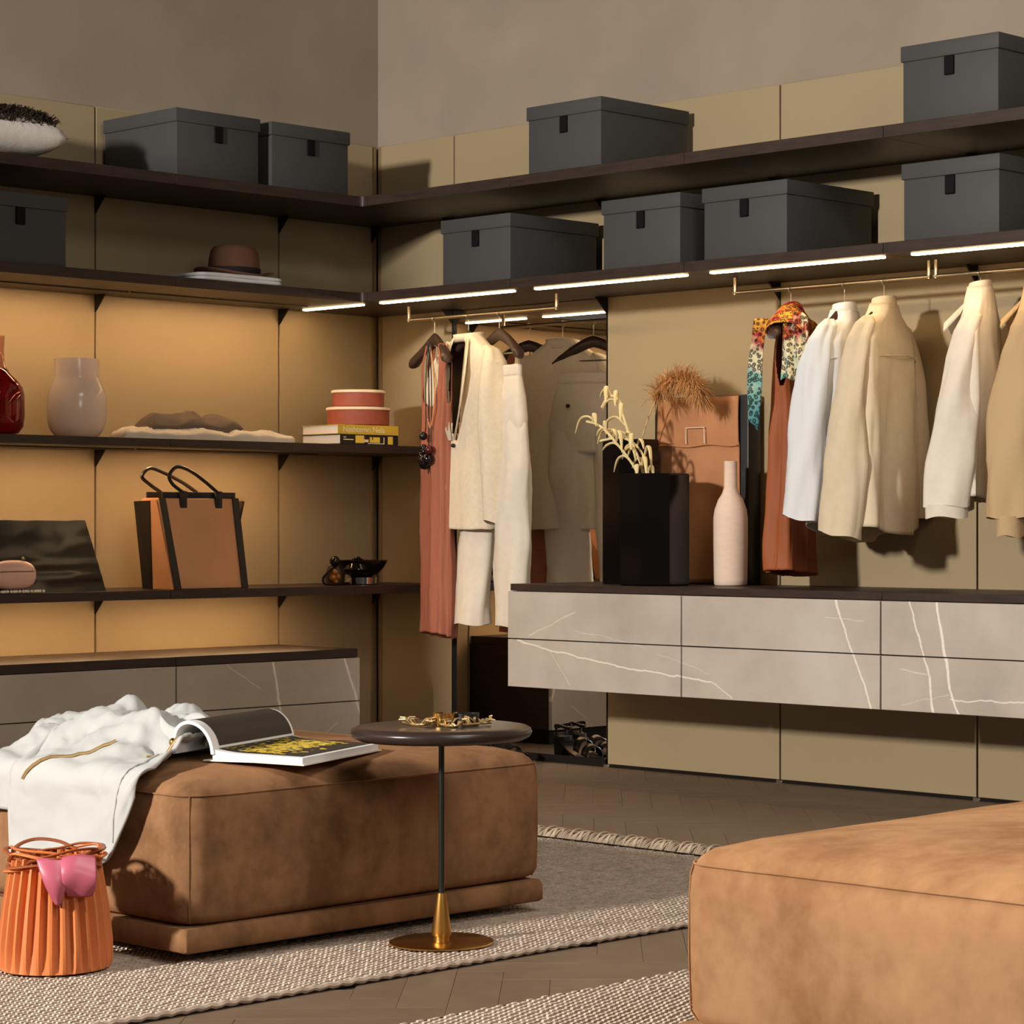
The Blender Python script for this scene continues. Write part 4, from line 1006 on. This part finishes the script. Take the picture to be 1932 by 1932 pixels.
def cuff_(x, y, r, h, m, label, rot, gap=.5):
    rings = []
    for i in range(29):
        a = rot+gap+(2*PI-2*gap)*i/28
        rings.append([(x+(r+dr)*math.cos(a), y+(r+dr)*math.sin(a)*.86, TZ+z) for dr, z in ((0, .0003), (.0022, .0003), (.0022, h), (0, h))])
    build('bracelet', MB().loft(rings), m, None, smooth=40, label=label, cat='bracelet')
cuff_(TX+.003, TY-.008, .026, .026, 'gold', 'gold cuff bracelet standing on the side table', .6)
cuff_(TX+.045, TY-.030, .026, .024, 'leather_black', 'dark cuff bracelet next to the gold one on the side table', 2.2, .15)
def leafchain(label, pts, seed):
    t = thing('gold_necklace', label, 'necklace', (pts[0][0], pts[0][1], TZ)); r_ = random.Random(seed)
    cp = catmull([(x, y, TZ+.004) for x, y in pts], 6)
    build('wire', MB().tube(cp, .0026, 6), 'gold_matte', t)
    for k_ in range(0, len(cp)-1, 2):
        p0 = cp[k_]; a = r_.uniform(0, 2*PI); L = r_.uniform(.014, .028); e = p0+Vector((math.cos(a)*L, math.sin(a)*L, r_.uniform(.002, .018)))
        mid = (p0+e)/2+Vector((0, 0, .006)); n_ = Vector((-math.sin(a), math.cos(a), 0))*r_.uniform(.004, .007)
        build('leaf', MB().add([p0, mid+n_, e, mid-n_], [(0, 1, 2, 3)]), 'gold_matte', t, solid=.002, smooth=0)
u_, v_ = Vector((.66, -.75)), Vector((-.75, -.66))     # across and towards the viewer
def tp_(a, b): q = u_*a+v_*b; return (TX+q.x, TY+q.y)
leafchain('gold leaf necklace with pale links, left of the bracelets on the side table', [tp_(-.085, -.02), tp_(-.07, .0), tp_(-.06, .03), tp_(-.04, .045), tp_(-.015, .03), tp_(.015, .05)], 2)
leafchain('gold leaf necklace in front of and right of the dark bracelet', [tp_(.015, .06), tp_(.035, .075), tp_(.055, .05), tp_(.075, .02), tp_(.09, .005), tp_(.105, -.01)], 5)

# ================================================================== on and beside the brown ottoman
S0 = Vector((-3.452, -3.535)); ax_ = Vector((.909, .416)); wx_ = Vector((.416, -.909)); BL = .372
mat('page_white', (232, 230, 228), 0.7, spec=0.25); mat('page_dark', (56, 50, 45), 0.55, spec=0.35)
bk = thing('open_book', 'large open picture book with dark pages lying on the ottoman', 'book', (-3.28, -3.5, .400))
def bp(s_, w_, h): q = S0+ax_*s_+wx_*w_; return (q.x, q.y, .4035+h-.030*max(0, w_-.10))
build('right_pages', MB().loft([[bp(s_, w_, h) for s_, h in ((0, .001), (BL, .001), (BL, .014+.010*math.exp(-(w_/.03))), (0, .014+.010*math.exp(-(w_/.03))))] for w_ in [.0+.212*i/10 for i in range(11)]]), 'page_white', bk, smooth=40)
build('cover', MB().loft([[bp(s_, w_, h) for s_, h in ((-.006, -.002), (BL+.006, -.002), (BL+.006, .0008), (-.006, .0008))] for w_ in (-.02, 0, .1, .218)]), 'paper', bk, smooth=20)
def rp_(u, v): w_ = lerp(.002, .200, u); return bp(lerp(.022, BL-.008, v), w_, .0149+.010*math.exp(-(w_/.03)))
build('printed_page', MB().grid(10, 12, rp_), 'page_dark', bk, smooth=60)
# yellow printed flowers, flat on the dark page
mb = MB(); rf = random.Random(8)
for _ in range(420):
    v = rf.uniform(.04, .92); u = min(.96, max(.04, .26+.42*abs(v-.5)*0+rf.gauss(.12, .17)+.25*(.5-v)*0)); w_ = lerp(.002, .200, u); s_ = lerp(.022, BL-.008, v); r_ = rf.uniform(.004, .010); a0 = rf.random()*6
    mb.add([bp(s_+r_*math.cos(a0+2*PI*i/6)*rf.uniform(.5, 1.2), min(.2, max(.003, w_+r_*math.sin(a0+2*PI*i/6))), .0156+.010*math.exp(-(w_/.03))) for i in range(6)], [(0, 1, 2, 3, 4, 5)])
build('flower_print', mb, 'print_yellow', bk, smooth=0, kind='stuff')
# left half: a thick wad of pages curling up and over
def arch(th):
    pts = []
    for i in range(21):
        a = PI*1.0*i/20
        pts.append((-.002-.042*(1-math.cos(a))-.012*math.sin(a), .012+.064*math.sin(a)**.75))
    return pts
ar = arch(0); out = []; 
for i, (w_, h) in enumerate(ar):
    j0, j1 = max(0, i-1), min(20, i+1); dx, dz = ar[j1][0]-ar[j0][0], ar[j1][1]-ar[j0][1]; L = math.hypot(dx, dz); out.append((w_+dz/L*.007, h-dx/L*.007))
rings = [[bp(-.004, w_, h), bp(BL, w_, h), bp(BL, w2, h2), bp(-.004, w2, h2)] for (w_, h), (w2, h2) in zip(ar, out)]
build('curled_pages', MB().loft(rings), 'page_white', bk, smooth=50)
mb = MB(); vs = []
for i in range(0, 15):
    w2, h2 = out[i]; j0, j1 = max(0, i-1), i+1; dx, dz = out[j1][0]-out[j0][0], out[j1][1]-out[j0][1]; L = math.hypot(dx, dz); w3, h3 = w2+dz/L*.0008, h2-dx/L*.0008
    vs += [bp(.024, w3, h3), bp(BL-.010, w3, h3)]
mb.add(vs, [(2*k_, 2*k_+1, 2*k_+3, 2*k_+2) for k_ in range(1, 12)]); build('printed_page', mb, 'page_dark', bk, smooth=60)
# white shirt draped over the ottoman's end
def hemz(y):
    if y > -3.115: return .285
    if y > -3.46: return .165
    f = min(1, (-3.46-y)/.135); return .200+.16*f**2.2
def drape(u, v):
    y = lerp(-3.59, -2.98, u); zh = hemz(y); Lf = .352-zh; Lt = .335; s_ = v*(Lf+.05+Lt); off = .012+.007*fbm(u*5, v*6, 3)+.005*math.sin(u*21+v*4)
    if s_ < Lf: x, z, ny_ = -3.676-off-.004*math.sin(v*9+u*6), zh+s_, 0
    elif s_ < Lf+.05:
        a = (s_-Lf)/.05*PI/2; x, z = -3.640-(.036+off)*math.cos(a), .352+(.036+off)*math.sin(a)
    else:
        q = (s_-Lf-.05)/Lt
        rise = .082*math.sin(min(1, q*1.15)*PI*.62)**1.5*(.55+.45*math.exp(-((u-.50)/.30)**2))
        wr_ = .020*fbm(u*6, q*5, 7)*min(1, q*4)+.012*math.sin(u*16+q*6)*min(1, q*3)
        drop_ = max(0, q-.80)/.20
        x = -3.640+q*Lt; z = .388+off+(rise+wr_)*(1-drop_**2)+.014*min(1, q*2); y += .20*q*(1-u*.35)
        if drop_ > 0: z = max(z, .404)
    return (x, y, z)
ws = thing('white_shirt', 'white linen shirt draped over the end of the brown ottoman', 'shirt', (-3.66, -3.3, .165))
build('body', MB().grid(64, 64, drape), 'cloth_linen', ws, smooth=80, solid=.005)
def dv(u, v, o=.005): x, y, z = drape(u, v); return (x-o*.8, y-o*.3, z+o*.8)
build('zip', MB().tube([dv(lerp(.66, .34, f), lerp(.33, .56, f), .006) for f in [i/14 for i in range(15)]], .0035, 6), 'gold_matte', ws)
build('pocket_edge', MB().tube([dv(lerp(.12, .03, f), lerp(.46, .62, f), .006) for f in [i/10 for i in range(11)]], .0026, 6), 'gold_matte', ws)
build('placket', MB().tube([dv(.10-.04*f, lerp(.02, .46, f), .005) for f in [i/16 for i in range(17)]], .0022, 6), 'cloth_linen', ws)
# collar and sleeve heap behind the book
def heap(u, v):
    a = 2*PI*u; r_ = .10*(1-v*.85)
    x = -3.335+r_*1.05*math.cos(a)+.02*v; y = -3.245+r_*.95*math.sin(a)
    return (x, y, .402+.092*math.sin(v*PI/2)**.7+.016*fbm(x*18, y*18, 2)*min(1, v*3))
build('sleeve', MB().grid(40, 12, heap), 'cloth_linen', ws, smooth=80, solid=.004)
def collar(u, v):
    a = lerp(-.3, 1.25, u)*PI; x = -3.44+.055*math.cos(a)+.02*v; y = -3.40+.06*math.sin(a)
    return (x, y, .425+.055*v+.012*math.sin(a*3)*v)
build('collar', MB().grid(26, 5, collar), 'cloth_linen', ws, smooth=80, solid=.004)
build('button', MB().ball((-3.497, -3.458, .440), .010, 12), 'gold', ws)
build('button', MB().ball((-3.506, -3.466, .436), .0045, 8), 'button_dark', ws)
# pleated basket bag
mat('leather_orange', (208, 122, 70), 0.5, spec=0.35, var=(8, 0.08)); mat('strap_orange', (150, 80, 44), 0.45, spec=0.4); mat('satin_pink', (184, 92, 110), 0.35, spec=0.5)
BX, BY = -3.848, -3.548
bs = thing('basket_bag', 'pleated orange leather bucket bag standing before the ottoman', 'bag', (BX, BY, .0148))
NP = 27
def bring(r, z, amp):
    out = []
    for i in range(NP*4):
        ph = i % 4; q = (0, 1, 1, 0)[ph]; a = 2*PI*(i+(.25 if ph in (1, 3) else 0)*(-1 if ph == 3 else 1)*.6)/(NP*4)
        out.append((BX+(r+amp*q)*math.cos(a), BY+(r+amp*q)*math.sin(a), z))
    return out
build('body', MB().loft([bring(.098, .0150, 0), bring(.108, .018, .001), bring(.1050, .030, .008), bring(.0995, .07, .013), bring(.0905, .14, .0145), bring(.0805, .205, .0135), bring(.0760, .242, .012), bring(.073, .243, .010), bring(.076, .205, .008), bring(.084, .14, .006), bring(.092, .03, 0)]), 'leather_orange', bs, smooth=25)
rs = random.Random(12)
for k_ in range(8):
    ph = rs.random()*6; pts = []
    for i in range(14):
        a = 2*PI*i/14; r_ = .086+.012*math.sin(2*a+ph)+rs.uniform(-.003, .003)
        pts.append((BX+r_*math.cos(a), BY+r_*math.sin(a), .238+.015*math.sin(a*(1+k_ % 2)+ph)+.003*k_-.012+rs.uniform(-.004, .006)))
    build('strap', MB().tube(catmull(pts, 4, True), .0055, 6, closed=True, flat=(1, .5)), 'strap_orange' if k_ % 3 else 'leather_orange', bs)
pk = thing('silk_scarf', 'crumpled pink satin scarf tucked into the bag rim', 'scarf', (BX-.06, BY-.075, .17))
cv = Vector((-.52, -.85)).normalized(); ca_ = Vector((.85, -.52))
def pkp(u, v):
    s_ = (u-.5)*2; w_ = .034*(1-.32*v**3); o = .094+.030*math.sin(PI*min(1, v*.9+.05))*(1-.25*s_*s_)+.003*math.sin(u*5+v*4)
    q = cv*o+ca_*(s_*w_+.040+.004*v); return (BX+q.x, BY+q.y, .252-.082*v+.008*v*v*s_*s_-.006*s_*s_)
build('cloth', MB().grid(24, 18, pkp), 'satin_pink', pk, smooth=80, solid=.005)
def pkq(u, v):
    s_ = (u-.5)*2; w_ = .026*(1-v**1.6)+.003; o = .100+.022*math.sin(PI*v*.9)-.008*s_*s_; q = cv*o+ca_*(s_*w_-.010+.012*v); return (BX+q.x, BY+q.y, .247-.092*v)
build('cloth_fold', MB().grid(16, 16, pkq), 'satin_pink', pk, smooth=80, solid=.005)
